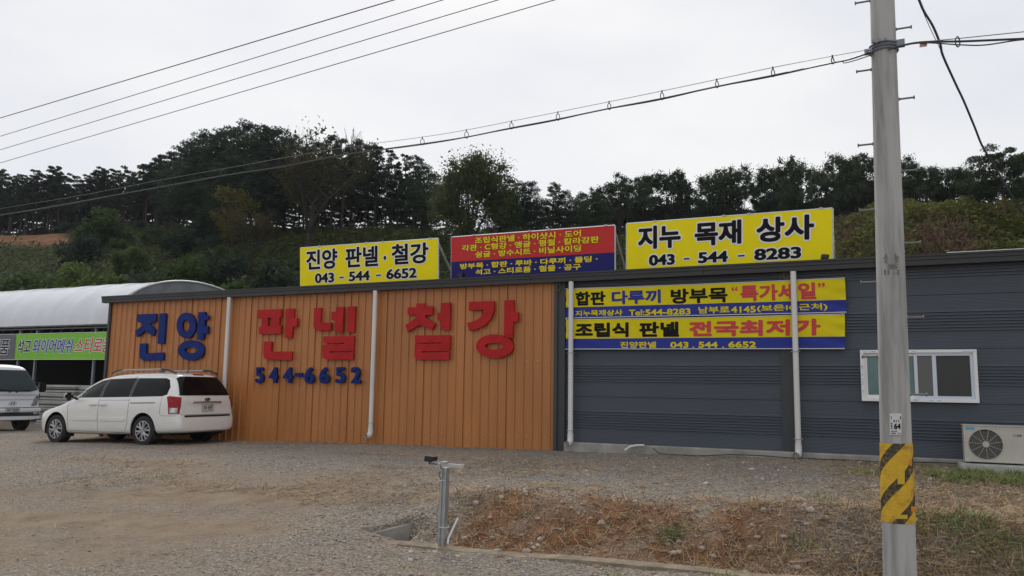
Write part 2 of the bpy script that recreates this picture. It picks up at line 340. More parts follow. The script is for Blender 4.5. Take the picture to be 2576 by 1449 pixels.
X, Y = np.array(X), np.array(Y); kk = (vnoise(X, Y, 5.5, 43) > .45) & (Y < 14.15); X, Y = X[kk], Y[kk]
V, F = blades(X, Y, .10, .0042, 1.4)
tag(npmesh('green_grass', V, F, mat('grass', (.12, .20, .05), .7, col2=(.24, .25, .085), vscale=2)), 'green grass tufts around the pole and by the air conditioner', 'grass', kind='stuff')
X, Y = pxsampler(1215, 1480, lambda X, Y: np.clip(.55*soil_mask(X, Y)+.8*grass_mask(X, Y)*smooth01((10.2-Y)/1)+.6*smooth01((X+5.1)/.3)*smooth01((-3.9-X)/.4)*smooth01((Y-7.9)/.2)*smooth01((9.2-Y)/.6), 0, 1))(46000)
V, F = blades(X, Y, .17, .0042, 1.2)
tag(npmesh('dead_grass', V, F, mat('dead_grass', (.42, .31, .18), .85, col2=(.20, .13, .075), vscale=4)), 'dead bent grass stalks standing on the roadside bank', 'dead grass', kind='stuff')
# ------------------------------------------------------------------ warehouse
bld = thing('warehouse', (-6, 15, .5), 'long single storey metal clad warehouse, orange ribbed half and dark grey half', 'building')
XL, XC, XD, XR = -19.13, -6.06, -5.83, 9.0
orange = mat('orange_steel', (.455, .183, .056), .40, var=.11, vscale=1.2, bump=.04, bscale=3, spec=.45, stretch=(1, 1, .25))
grey = mat('grey_steel', (.078, .092, .112), .5, var=.07, vscale=1.5, spec=.45, stretch=(.3, 1, 1))
trimm = mat('trim_steel', (.043, .046, .05), .5, var=.1, vscale=2)
prof = []; x = XL; k = 0
while x < XC-.12:
    prof += [(x, WALL), (x+.145, WALL), (x+.160, WALL-.028), (x+.185, WALL-.028)]
    if k % 5 == 4: prof += [(x+.187, WALL-.008), (x+.196, WALL-.008), (x+.198, WALL-.020)]
    x += .2; k += 1
prof.append((XC, WALL))
m = MB(); vs = []; fs = []
for i, (px_, py_) in enumerate(prof):
    vs += [(px_, py_, .05), (px_, py_, 3.93)]
    if i: fs.append((2*i-2, 2*i, 2*i+1, 2*i-1))
m.add(vs, fs); m.build('ribbed_wall', orange, bld)
for zc in (2.30, .77):
    s = MB(); x = XL+.07
    while x < XC-.05:
        zz = zc+random.uniform(-.012, .012); xx = x+random.uniform(-.015, .015)
        if random.random() > .12: s.cyl((xx, WALL+.001, zz), (xx, WALL-.010, zz), .011, 8)
        x += .2
    s.build('screw_row', mat('screw_head', (.5, .45, .4), .4, .4), bld)
# grey sandwich panels: flat bands, fine louvre bands, seams
zsm = [float(at(1679, y, WALL)[2]) for y in (1002.5, 882.5)]; pitch = zsm[1]-zsm[0]
def panel_profile():
    P = []
    z = zsm[0]-pitch
    while z < 4.2:
        P += [(z, 0), (z+.014, .014), (z+.022, 0)]
        a, b = z+.33*pitch, z+.73*pitch; n = 7; st = (b-a)/n
        def micro(q0, q1):          # fine embossed lines on the flat bands
            k = max(1, int((q1-q0)/.022)); h = (q1-q0)/k
            for i in range(k): P.extend([(q0+i*h+.002, 0), (q0+i*h+.007, .0045), (q0+i*h+.016, .0045), (q0+i*h+.021, 0)])
        micro(z+.03, a-.01)
        for i in range(n):
            q = a+i*st; P += [(q, 0), (q+.010, .028), (q+.48*st, .028), (q+.48*st+.010, 0)]
        micro(b+.008, z+pitch-.006); z += pitch
    return P
PP = panel_profile()
def clip_prof(z0, z1):
    zs = [p[0] for p in PP]; ys = [p[1] for p in PP]
    r = [(z0, float(np.interp(z0, zs, ys)))]+[p for p in PP if z0+.001 < p[0] < z1-.001]+[(z1, float(np.interp(z1, zs, ys)))]
    return r
WX0, WX1, WZ0, WZ1 = -.39, 1.35, 1.61, 2.475
m = MB()
for (a, b, z0, z1) in ((XD, -1.70, .70, 3.93), (-1.50, WX0, .70, 3.93), (WX1, XR, .70, 3.93), (WX0, WX1, .70, WZ0), (WX0, WX1, WZ1, 3.93)):
    pr = clip_prof(z0, z1); vs = []; fs = []
    for i, (z, d) in enumerate(pr):
        vs += [(a, WALL+.028-d, z), (b, WALL+.028-d, z)]
        if i: fs.append((2*i-2, 2*i-1, 2*i+1, 2*i))
    m.add(vs, fs)
m.build('panel_wall', grey, bld)
m = MB(); m.box((-1.70, 14.985, .70), (-1.50, 15.05, 3.93)); m.build('column_trim', trimm, bld)
m = MB(); m.box((XC, 14.93, .1), (-5.985, 15.06, 3.93)); m.box((-5.985, 14.96, .1), (XD, 15.05, 3.93)); m.build('corner_trim', trimm, bld)
m = MB(); m.box((-19.21, 14.94, .05), (XL, 15.1, 3.93)); m.build('edge_trim', trimm, bld)
m = MB()
m.prism([(14.93, .2), (15.2, .2), (15.2, .698), (14.945, .698), (14.93, .68)], lambda u, v, d: np.array([d, u, v]), XD, XR); m.build('foundation', concrete, bld)
fas = MB(); sec = [(14.97, 3.885), (14.83, 3.885), (14.83, 3.965), (14.815, 3.972), (14.815, 4.025), (14.80, 4.03), (14.80, 4.065), (15.0, 4.075), (15.0, 3.93)]
xj = [-19.36, -16.0, -9.55, -6.55, -3.02, -.1, 3, 6, XR+.2]
for a, b in zip(xj[:-1], xj[1:]): fas.prism(sec, lambda u, v, d: np.array([d, u, v]), a+.003, b-.003)
fas.build('fascia', mat('dark_fascia', (.028, .027, .027), .45, var=.12, vscale=2), bld)
m = MB(); m.add([(XL-.2, 15, 4.06), (XR+.2, 15, 4.06), (XR+.2, 25, 3.75), (XL-.2, 25, 3.75)], [(0, 1, 2, 3)])
m.add([(XL, 15, 0), (XL, 25, 0), (XL, 25, 3.75), (XL, 15, 4.03)], [(0, 1, 2, 3)]); m.add([(XR, 15, 0), (XR, 25, 0), (XR, 25, 3.75), (XR, 15, 4.03)], [(0, 1, 2, 3)]); m.add([(XL, 25, 0), (XR, 25, 0), (XR, 25, 3.75), (XL, 25, 3.75)], [(0, 1, 2, 3)])
m.build('roof', mat('roof_steel', (.06, .065, .07), .5), bld)
q0 = at(2382, 636, 16.2); m = MB(); m.box((q0[0], 16.2, 4.05), (XR, 18, q0[2]+.012)); m.build('roof_light', white_paint, bld)
# window
wf = MB(); F_ = .05
wf.box((WX0, 14.93, WZ0), (WX1, 15.03, WZ0+F_)); wf.box((WX0, 14.93, WZ1-F_), (WX1, 15.03, WZ1))
wf.box((WX0, 14.932, WZ0+F_), (WX0+F_, 15.03, WZ1-F_)); wf.box((WX1-F_, 14.932, WZ0+F_), (WX1, 15.03, WZ1-F_))
win = wf.build('window', white_paint, bld)
sa = MB()
def frame(mb, x0, x1, z0, z1, y0, y1, t):
    mb.box((x0, y0, z0), (x1, y1, z0+t)); mb.box((x0, y0, z1-t), (x1, y1, z1)); mb.box((x0, y0+.001, z0+t), (x0+t, y1, z1-t)); mb.box((x1-t, y0+.001, z0+t), (x1, y1, z1-t))
i0, i1, j0, j1 = WX0+F_, WX1-F_, WZ0+F_, WZ1-F_
frame(sa, i0, WX0+.90, j0, j1, 14.985, 15.012, .055); sa.build('sash', white_paint, win, origin=bld['_o'])
sa = MB(); frame(sa, WX0+.82, i1, j0, j1, 14.955, 14.982, .05); sa.box((WX0+1.09, 14.957, j0+.05), (WX0+1.15, 14.98, j1-.05)); sa.build('sash', mat('filmed_frame', (.62, .66, .74), .4), win, origin=bld['_o'])
g = MB(); g.box((i0+.055, 14.995, j0+.055), (WX0+.84, 15.0, j1-.055)); g.build('glass', mat('frosted_glass', (.12, .20, .20), .25, var=.15, vscale=2), win, origin=bld['_o'])
g = MB(); g.box((WX0+.87, 14.966, j0+.05), (WX0+1.09, 14.97, j1-.05)); g.build('insect_screen', mat('screen_light', (.13, .13, .125), .7), win, origin=bld['_o'])
g = MB(); g.box((WX0+1.15, 14.966, j0+.05), (i1-.05, 14.97, j1-.05)); g.build('insect_screen', mat('screen_dark', (.045, .047, .045), .7), win, origin=bld['_o'])
# film flecks on the frame
fm = MB()
for i in range(20):
    u = random.random()*(WX1-WX0-.1)+WX0+.03; z = random.choice((WZ1-.03, WZ0+.03)) if i % 3 else None
    if z: fm.box((u, 14.9285, z-.006), (u+.06, 14.931, z+.006))
    else:
        z = WZ0+.08+random.random()*.65; fm.box((WX0+.018, 14.9295, z), (WX0+.032, 14.933, z+.05))
fm.build('protective_film', mat('film_mark', (.40, .50, .68), .4), win, origin=bld['_o'])
# downpipes
for pi, X in enumerate((-14.76, -10.39, -5.665, -1.43)):
    zb = (.70, .69, .73, .70)[pi]
    p = MB(); p.tube([(X, 14.86, 3.88), (X, 14.86, zb+.02)], .05, 16)
    p.tube([(X, 14.86, zb+.14), (X, 14.86, zb+.02), (X-.004, 14.84, zb-.025), (X-.012, 14.80, zb-.045), (X-.03, 14.74, zb-.05)], .058, 16, cap=False)
    po = p.build('downpipe', pvc, bld, smooth=True)
    h = MB(); h.tube([(X-.022, 14.765, zb-.05), (X-.0295, 14.745, zb-.05)], .049, 16); h.build('pipe_mouth', mat('pipe_inside', (.22, .2, .18), .8), po, origin=bld['_o'])
    for zz in ((2.45, .93) if pi > 1 else (.93,)):
        b = MB(); b.tube([(X+.056*math.cos(a), 14.86+.056*math.sin(a), zz) for a in np.linspace(0, 6.283, 17)], .007, 6); b.tube([(X-.056, 14.86, zz), (X-.075, 14.86, zz)], .009, 6); b.tube([(X+.056, 14.86, zz), (X+.075, 14.86, zz)], .009, 6)
        b.tube([(X, 14.91, zz), (X, 15, zz)], .008, 6); b.build('bracket', steel, po, origin=bld['_o'])
# ------------------------------------------------------------------ raised letters on the orange wall
red_m = mat('letter_red', (.44, .018, .020), .5, spec=.15, var=.12, vscale=3, bump=.5, bscale=5); blue_m = mat('letter_blue', (.006, .023, .15), .5, spec=.15, var=.12, vscale=3, bump=.5, bscale=5)
YL = 14.90
def c1(x, y): return at((x/1.932)*.63889, (1050+y/1.932)*.63889, YL)
def c2(x, y): return at((900+x/1.8114)*.63889, (1050+y/1.8114)*.63889, YL)
def letter(label, m, cf, polys=(), rings=()):
    pts = [cf(*p) for pl in polys for p in pl]+[cf(r[0], r[1]) for r in rings]
    base = np.mean(pts, 0); mb = MB()
    for pl in polys:
        fr = [cf(*p) for p in pl]; n = len(fr); bk = [p+np.array([0, .055, 0]) for p in fr]
        mb.add(fr+bk, [tuple(range(n)), tuple(range(2*n-1, n-1, -1))]+[(i, (i+1) % n, n+(i+1) % n, n+i) for i in range(n)])
    for (cx, cy, rx, ry, hx, hy, hrx, hry) in rings:
        n = 40; th = [2*math.pi*i/n for i in range(n)]
        o = [cf(cx+rx*math.cos(a), cy+ry*math.sin(a)) for a in th]; h = [cf(hx+hrx*math.cos(a), hy+hry*math.sin(a)) for a in th]; dy = np.array([0, .055, 0])
        fs = []
        for i in range(n):
            j = (i+1) % n; fs += [(i, j, n+j, n+i), (2*n+i, 2*n+j, 3*n+j, 3*n+i), (i, j, 2*n+j, 2*n+i), (n+i, n+j, 3*n+j, 3*n+i)]
        mb.add(o+h+[p+dy for p in o]+[p+dy for p in h], fs)
    o = mb.build('wall_letter', m, None, origin=base)
    return tag(o, label, 'letter', 'raised letters on the orange wall')
letter('large blue raised letter, leftmost on the orange wall above the van', blue_m, c1,
    [[(1043,362),(1187,358),(1186,416),(1140,430),(1140,440),(1182,480),(1168,530),(1100,487),(1045,535),(1025,490),(1085,445),(1083,428),(1043,420)],
     [(1213,356),(1260,354),(1247,588),(1198,587)], [(1063,583),(1112,583),(1107,658),(1243,652),(1243,712),(1085,714),(1060,690),(1058,650)]])
letter('large blue raised letter with two ring strokes, above the van roof', blue_m, c1,
    [[(1510,346),(1562,343),(1560,373),(1587,372),(1585,403),(1557,404),(1555,455),(1582,452),(1580,510),(1549,512),(1545,556),(1497,556)]],
    [(1415,447,73,98,1412,450,28,45), (1452,636,100,77,1450,635,48,23)])
letter('large red raised letter with a boxed stroke, right of the first drainpipe', red_m, c2,
    [[(207,308),(376,302),(375,357),(361,362),(361,418),(376,420),(370,478),(215,482),(218,428),(234,425),(234,372),(210,370)][:3]+[(361,362),(307,363),(279,364),(234,366),(208,368)],
     [(218,428),(234,425),(279,424),(304,424),(361,422),(376,420),(370,478),(215,482)],
     [(234,366),(279,364),(279,424),(234,425)], [(306,363),(361,362),(361,422),(304,424)],
     [(410,300),(467,297),(464,366),(490,366),(487,426),(458,428),(448,509),(400,507)], [(250,534),(305,532),(302,606),(453,604),(448,666),(275,664),(253,652),(247,620)]])
letter('large red raised letter of five strokes, left of the second drainpipe', red_m, c2,
    [[(610,294),(660,292),(656,400),(730,397),(727,453),(640,457),(612,447),(604,420)], [(765,288),(820,285),(812,471),(757,469),(759,383),(732,380),(734,322),(763,322)],
     [(848,284),(905,282),(895,469),(843,466)], [(675,497),(893,493),(890,601),(722,604),(722,613),(889,609),(886,662),(695,663),(672,650),(668,630),(670,556),(828,551),(828,543),(673,546)]])
letter('large red raised letter with splayed legs, right of the second drainpipe', red_m, c2,
    [[(1338,263),(1396,261),(1396,284),(1456,282),(1452,342),(1402,346),(1400,360),(1472,405),(1450,452),(1362,413),(1275,465),(1262,415),(1335,365),(1335,345),(1275,342),(1276,291),(1337,288)],
     [(1519,258),(1580,255),(1574,452),(1513,450),(1514,386),(1487,383),(1488,328),(1517,326)],
     [(1328,491),(1578,487),(1574,600),(1380,604),(1380,613),(1573,609),(1570,664),(1350,664),(1330,652),(1325,630),(1327,553),(1514,548),(1514,540),(1328,545)]])
letter('large red raised letter with a ring at its foot, rightmost on the orange wall', red_m, c2,
    [[(1714,250),(1893,244),(1890,320),(1870,370),(1830,415),(1770,445),(1716,457),(1700,402),(1760,385),(1800,355),(1818,320),(1818,308),(1712,312)],
     [(1966,240),(2034,237),(2033,325),(2066,325),(2064,392),(2030,394),(2025,512),(1962,500)]],
    [(1897,567,133,85,1893,567,66,23)])
for ch, x0, x1, y0, y1, lb in (('5', 190, 250, 717, 830, 'small blue raised numeral 5 at the left end of the phone number'), ('4', 286, 351, 717, 830, 'small blue raised numeral 4 next to the first 5'),
        ('4', 387, 456, 717, 831, 'small blue raised numeral 4 just left of the dash'), ('-', 472, 524, 757, 786, 'short blue raised dash in the wall phone number'),
        ('6', 540, 611, 717, 835, 'small blue raised numeral 6 just right of the dash'), ('6', 645, 717, 717, 835, 'small blue raised numeral 6 between another 6 and a 5'),
        ('5', 760, 831, 716, 832, 'small blue raised numeral 5 beside the final 2'), ('2', 870, 943, 715, 833, 'small blue raised numeral 2 ending the wall phone number')):
    fn = lambda u, v, d, x0=x0, x1=x1, y0=y0, y1=y1: c2(x0+u*(x1-x0), y1+v*(y0-y1))-np.array([0, d, 0])
    mb = MB(); put_text(mb, ch, fn, 0, 1, 0, 1, 0 if ch == '-' else .085, 0 if ch == '-' else .045, d=0, thick=.05, n=8, step=.0004)
    tag(mb.build('wall_numeral', blue_m, None, origin=fn(.5, 0, -.02)), lb, 'numeral', 'phone number on the orange wall')
# ------------------------------------------------------------------ roof signs
YEL, REDS, BLUS = mat('sign_yellow', (.90, .75, .008), .6, var=.02, spec=.15), mat('sign_red', (.56, .040, .040), .6, spec=.15), mat('sign_blue', (.02, .02, .14), .6, spec=.15)
INK, WHT, YTX = mat('ink_black', (.012, .010, .012), .6, spec=.1), mat('ink_white', (.78, .80, .82), .5), mat('ink_yellow', (.86, .68, .02), .6, spec=.1)
def roof_sign(label, corners, name='roof_sign', Y=15.22):
    tl, tr, br, bl = [at(*c, Y) for c in corners]
    fn = plane_fn(bl, br, tl, tr, (0, -1, 0))
    t_ = thing(name, fn(.5, 0, 0), label, 'sign', 'signboards on the roof edge')
    fr = MB(); wd = float(tr[0]-tl[0]); ht = float(tl[2]-bl[2])
    for (a, b) in (((0, 0), (1, 0)), ((0, 1), (1, 1)), ((0, 0), (0, 1)), ((1, 0), (1, 1))): fr.tube([fn(*a, -.02), fn(*b, -.02)], .022, 4)
    for u in (.25, .5, .75): fr.tube([fn(u, 0, -.03), fn(u, 1.0, -.03)], .02, 4)
    fr.build('frame', steel, t_)
    for u in (.0, .5, .995):
        b = MB(); a = fn(u, .92, -.04); f = fn(u, 0, -1.05); f[2] = 4.0; b.tube([a, f], .026, 6); b.tube([fn(u, .02, -.04), f], .02, 6); b.build('brace', steel, t_)
    for u in (.15, .5, .62, .95):
        b = MB(); p = fn(u, 1, -.01); b.box(p-np.array([.03, .02, .0]), p+np.array([.03, .02, .03])); b.build('clip', steel, t_)
    return t_, fn, wd, ht
def face(t_, fn, v0, v1, m, nm='panel'):
    b = MB(); b.prism([(0, v0), (1, v0), (1, v1), (0, v1)], lambda u, v, d: fn(u, v, d), -.012, 0); b.build(nm, m, t_)
def words(t_, fn, wd, ht, s, u0, u1, v0, v1, m, bold, om=None, ob=0, nm='lettering', d=.003, boldx=None):
    if om is not None:
        o = MB(); put_text(o, s, fn, u0-ob/wd, u1+ob/wd, v0-ob/ht, v1+ob/ht, ((boldx or bold)+ob)/wd, (bold+ob)/ht, d=d, n=16, sq=1.08); o.build('letter_outline', om, t_)
        d += .004
    b = MB(); put_text(b, s, fn, u0, u1, v0, v1, (boldx or bold)/wd, bold/ht, d=d); b.build(nm, m, t_)
t_, fn, wd, ht = roof_sign('yellow roof sign with black lettering, leftmost of the three, phone ending 6652', [(755, 624), (1101, 600), (1101, 703), (755, 722)])
face(t_, fn, 0, 1, YEL)
for s, a, b in (('진양', .05, .29), ('판넬', .35, .59), ('·', .628, .648), ('철강', .685, .94)):
    v0, v1 = (.42, .93) if s != '·' else (.56, .66)
    words(t_, fn, wd, ht, s, a, b, v0-.005, v1, INK, .015 if s != '·' else 0, WHT, .022, boldx=.017 if s != '·' else 0)
for s, a, b in (('043', .118, .265), ('-', .305, .338), ('544', .375, .53), ('-', .575, .61), ('6652', .648, .86)):
    words(t_, fn, wd, ht, s, a, b, *((.07, .32) if s != '-' else (.165, .20)), INK, .010 if s != '-' else 0, WHT, .018, boldx=.016 if s != '-' else 0)
t_, fn, wd, ht = roof_sign('red and blue roof sign covered in five lines of yellow lettering', [(1135, 597), (1546, 567), (1546, 680), (1135, 701)])
face(t_, fn, .40, 1, REDS); face(t_, fn, 0, .398, BLUS)
for s, a, b, v0, v1 in (('조립식판넬 · 하이샷시 · 도어', .158, .81, .80, .955), ('각관 · C형강 · 앵글 · 평철 · 칼라강판', .072, .914, .635, .79), ('슁글 · 방수시트 · 비닐사이딩', .16, .81, .462, .615)):
    words(t_, fn, wd, ht, s, a, b, v0, v1, YTX, .0045, mat('outline_dark', (.05, .02, .01), .5), .007, boldx=.006)
for s, a, b, v0, v1 in (('방부목 · 합판 · 루바 · 다루끼 · 몰딩 ·', .06, .905, .213, .35), ('석고 · 스티로폼 · 철물 · 공구', .16, .81, .053, .193)):
    words(t_, fn, wd, ht, s, a, b, v0, v1, YTX, .0045, boldx=.006)
t_, fn, wd, ht = roof_sign('largest yellow roof sign, rightmost of the three, phone ending 8283', [(1576, 563), (2094, 524), (2094, 652), (1576, 678)])
face(t_, fn, 0, 1, YEL)
for s, a, b in (('지누', .062, .285), ('목재', .355, .585), ('상사', .655, .92)):
    words(t_, fn, wd, ht, s, a, b, .41, .915, INK, .020, WHT, .026, boldx=.021)
for s, a, b in (('043', .12, .255), ('-', .30, .33), ('544', .372, .52), ('-', .568, .60), ('8283', .645, .862)):
    words(t_, fn, wd, ht, s, a, b, *((.05, .285) if s != '-' else (.145, .178)), INK, .011 if s != '-' else 0, WHT, .020, boldx=.018 if s != '-' else 0)
# floodlights on the roof edge
for (px_, py_, rz, lb) in ((1160, 694, .0, 'small black floodlight in front of the red and blue roof sign'), (2074, 648, .25, 'small black floodlight at the lower right of the rightmost yellow sign')):
    p = at(px_, py_, 15.0); t_ = thing('floodlight', p, lb, 'floodlight', 'floodlights under the roof signs', rz); t_['_o'] = [0., 0., 0.]
    b = MB(); b.prism([(-.06, -.02), (.06, -.035), (.075, .045), (-.05, .055)], lambda u, v, d: np.array([u, d, v]), -.07, .05); b.build('lamp_housing', black_plastic, t_, bevel=.006)
    b = MB(); b.tube([(0, 0, -.03), (0, 0, -.10)], .012, 8); b.build('mount', steel, t_)
# ------------------------------------------------------------------ banners on the grey wall
FBL, FRED, FBK, FYL = mat('banner_blue', (.035, .048, .28), .7, var=.05, spec=.15), mat('banner_red', (.60, .07, .08), .7, spec=.15), mat('banner_black', (.014, .014, .016), .7, spec=.1), mat('banner_yellow', (.72, .60, .012), .7, spec=.15, var=.05, vscale=3)
FHEM = mat('banner_hem', (.7, .7, .68), .6)
def c3(x, y, Y=14.80): return at((2200+x/2.1467)*.63889, (1050+y/2.1467)*.63889, Y)
def banner(label, tl, tr, br, bl, vd, lines, low, Y=14.925, cf=c3):
    TL, TR, BR, BL = [cf(*c, Y) for c in (tl, tr, br, bl)]
    f0 = plane_fn(BL, BR, TL, TR, (0, -1, 0)); wd = float(TR[0]-TL[0]); ht = float(TL[2]-BL[2])
    def fn(u, v, d=0):      # cloth with slight sag and creases near its ends
        e = math.exp(-min(u, 1-u)*14); wv = .008*math.sin(u*23)*math.sin(v*2.5)+.014*e*math.sin(v*17+u*40)
        return f0(u, v, d+wv)-np.array([0, 0, .012*math.sin(math.pi*u)*(v > .5)*(v-.5)*2])
    t_ = thing('wall_banner', f0(.5, 0), label, 'banner', 'advertising banners on the grey wall')
    def cloth(v0, v1, m, nm):
        nu, nv = 60, 8; vs = []; fs = []
        for i in range(nu+1):
            for j in range(nv+1): vs.append(fn(i/nu, v0+(v1-v0)*j/nv))
        for i in range(nu):
            for j in range(nv): a = i*(nv+1)+j; fs.append((a, a+nv+1, a+nv+2, a+1))
        b = MB(); b.add(vs, fs); b.build(nm, m, t_, smooth=True)
    cloth(vd+.001, 1, FYL, 'cloth'); cloth(0, vd-.001, low, 'cloth')
    h = MB()
    for v in (0, 1): h.tube([fn(i/40, v, .002) for i in range(41)], .008, 5)
    h.build('hem', FHEM, t_)
    for s, a, b, v0, v1, m, bo in lines: words(t_, fn, wd, ht, s, a, b, v0, v1, m, bo, d=.005, boldx=bo*1.1)
    for u in (.0, .28, .53, .995):
        for v in (0, 1):
            g = MB(); p = fn(u, v, .006); g.box(p-np.array([.012, .004, .012]), p+np.array([.012, .12, .012])); g.build('eyelet', steel, t_)
    return t_
U = lambda x: (x-62)/2362
banner('upper yellow and blue banner on the grey wall, with red words in quotation marks', (62, 188), (2418, 95), (2434, 385), (62, 435), .362,
    [('합판', U(155), U(440), .41, .89, FBK, .012), ('다루끼', U(497), U(943), .42, .88, FBL, .012), ('방부목', U(1030), U(1512), .385, .88, FBK, .012), ('“', U(1545), U(1595), .74, .87, FRED, .004), ('특가세일', U(1615), U(2205), .40, .91, FRED, .012), ('”', U(2222), U(2275), .75, .88, FRED, .004),
     ('지누목재상사', U(152), U(597), .05, .25, FYL, .0045), ('Tel:', U(655), U(797), .03, .23, FYL, .0045), ('544-8283', U(803), U(1198), .03, .23, FYL, .006), ('남부로', U(1265), U(1525), .05, .27, FYL, .0045), ('4145', U(1535), U(1735), .05, .25, FYL, .006), ('(보은IC근처)', U(1745), U(2285), .05, .28, FYL, .0045)], FBL)
banner('lower yellow and blue banner on the grey wall, with large red words and phone number', (62, 448), (2418, 400), (2420, 693), (62, 697), .348,
    [('조립식', U(153), U(655), .39, .885, FBK, .015), ('판넬', U(752), U(1105), .385, .885, FBK, .015), ('전국최저가', U(1190), U(2245), .385, .885, FRED, .016),
     ('진양판넬', U(578), U(905), .03, .24, FYL, .005), ('043', U(1028), U(1185), .03, .225, FYL, .007), ('.', U(1218), U(1236), .03, .07, FYL, 0), ('544', U(1270), U(1433), .03, .225, FYL, .007), ('.', U(1468), U(1486), .03, .07, FYL, 0), ('6652', U(1520), U(1745), .03, .225, FYL, .007)], FBL)
# wire coils by the roof edge
for px_, py_, lb in ((1406, 722, 'small coil of tan wire on the corner trim left of the banners'), (1977, 692, 'small coil of tan wire above the upper banner near the last drainpipe')):
    p = at(px_, py_, 14.93); b = MB()
    for k in range(3): b.tube([p+np.array([(.035+.012*k)*math.cos(a)*.8, -.01*k, (.06+.012*k)*math.sin(a)]) for a in np.linspace(.3*k, 6.0, 18)], .005, 5)
    b.tube([p+np.array([0, .02, .12]), p+np.array([.01, 0, .05])], .005, 5)
    tag(b.build('wire_coil', mat('tan_wire', (.14, .10, .055), .6), None, origin=p), lb, 'wire', 'wire coils hanging on the grey wall')
# ------------------------------------------------------------------ air conditioner
ac0 = at(2422, 1170, 14.35); slab_z = .69
t_ = thing('equipment_slab', (1.6, 14.5, .6), 'low pale concrete slab under the air conditioner outdoor unit', 'concrete slab')
b = MB(); b.box((.98, 14.18, .45), (2.9, 14.78, slab_z)); b.build('slab', mat('pale_concrete', (.44, .45, .40), .9, var=.12, vscale=6, bump=.2), t_, bevel=.015)
ax0, ax1, az0, az1, ay = 1.055, 1.885, slab_z+.03, slab_z+.57, 14.33
ac = thing('air_conditioner_unit', ((ax0+ax1)/2, 14.48, slab_z), 'cream outdoor air conditioner unit with round fan grille by the grey wall', 'air conditioner')
cream = mat('cream_enamel', (.50, .475, .415), .45, var=.05, vscale=5)
cxf, czf, rf = ax0+.29, (az0+az1)/2, .228
b = MB(); n = 48     # front face with a round opening
ring = [(cxf+rf*math.cos(a), czf+rf*math.sin(a)) for a in np.linspace(0, 2*math.pi, n, endpoint=False)]
def sq(a):
    c, s = math.cos(a), math.sin(a); sc = []
    if c > 1e-6: sc.append((ax1-cxf)/c)
    if c < -1e-6: sc.append((ax0-cxf)/c)
    if s > 1e-6: sc.append((az1-czf)/s)
    if s < -1e-6: sc.append((az0-czf)/s)
    k = min(sc); return (cxf+k*c, czf+k*s)
angs = sorted(list(np.linspace(0, 2*math.pi, n, endpoint=False))+[math.atan2(z-czf, x-cxf) % (2*math.pi) for x in (ax0, ax1) for z in (az0, az1)])
ri = [(cxf+rf*math.cos(a), czf+rf*math.sin(a)) for a in angs]; ro = [sq(a) for a in angs]; n = len(angs)
b.add([(x, ay, z) for x, z in ri]+[(x, ay, z) for x, z in ro]+[(x, ay+.05, z) for x, z in ri], [(i, (i+1) % n, n+(i+1) % n, n+i) for i in range(n)]+[(i, (i+1) % n, 2*n+(i+1) % n, 2*n+i) for i in range(n)])
b.add([(ax0, ay, az0), (ax1, ay, az0), (ax1, ay, az1), (ax0, ay, az1), (ax0, ay+.29, az0), (ax1, ay+.29, az0), (ax1, ay+.29, az1), (ax0, ay+.29, az1)], [(0, 1, 5, 4), (1, 2, 6, 5), (2, 3, 7, 6), (3, 0, 4, 7), (4, 5, 6, 7)])
b.build('casing', cream, ac)
b = MB(); b.box((ax0-.012, ay-.012, az1+.001), (ax1+.012, ay+.30, az1+.02)); b.build('top_cover', cream, ac, bevel=.006)
b = MB(); b.cyl((cxf, ay+.06, czf), (cxf, ay+.07, czf), rf-.001, 32); b.build('fan_well', mat('fan_dark', (.085, .085, .078), .7), ac)
b = MB()
for r in np.linspace(.055, rf-.005, 9): b.tube([(cxf+r*math.cos(a), ay-.006-.02*(1-(r/rf)**2), czf+r*math.sin(a)) for a in np.linspace(0, 2*math.pi, 33)], .0024, 4)
b.build('grille_ring', mat('grille_wire', (.30, .29, .26), .5), ac)
b = MB()
for a in np.linspace(.2, 2*math.pi+.2, 11, endpoint=False): b.tube([(cxf+.03*math.cos(a), ay-.026, czf+.03*math.sin(a)), (cxf+.14*math.cos(a), ay-.02, czf+.14*math.sin(a)), (cxf+rf*math.cos(a), ay-.004, czf+rf*math.sin(a))], .004, 5)
b.tube([(cxf+rf*math.cos(a), ay-.003, czf+rf*math.sin(a)) for a in np.linspace(0, 2*math.pi, 41)], .006, 5); b.build('grille_spoke', mat('grille_light', (.36, .35, .32), .5), ac)
b = MB(); b.cyl((cxf, ay-.03, czf), (cxf, ay-.02, czf), .045, 24); b.build('hub', cream, ac)
b = MB(); b.box((ax0+.03, ay-.003, az1-.055), (ax0+.15, ay+.001, az1-.02)); st = b.build('sticker', mat('sticker_blue', (.08, .35, .6), .5), ac)
fnl = lambda u, v, d=0: np.array([u, ay-.003-d, v])
b = MB(); b.cyl((ax1-.155, ay-.003, az1-.12), (ax1-.155, ay+.001, az1-.12), .022, 20); b.build('emblem', mat('emblem_pink', (.50, .30, .29), .5), ac)
b = MB(); put_text(b, 'LG', fnl, ax1-.125, ax1-.065, az1-.137, az1-.105, .004, .003); b.build('lettering', mat('emblem_grey', (.16, .15, .14), .5), ac)
for fx in (ax0+.1, ax1-.15):
    b = MB(); b.box((fx, ay+.02, slab_z), (fx+.07, ay+.27, az0)); b.build('foot', black_plastic, ac)
b = MB(); b.tube([(ax1, ay+.2, az0+.25), (ax1+.04, ay+.2, az0+.33), (ax1+.07, ay+.25, az0+.43), (ax1+.10, ay+.45, az0+.47), (ax1+.1, 14.97, az0+.5)], .028, 10); b.build('refrigerant_pipe', pvc, ac, smooth=True)
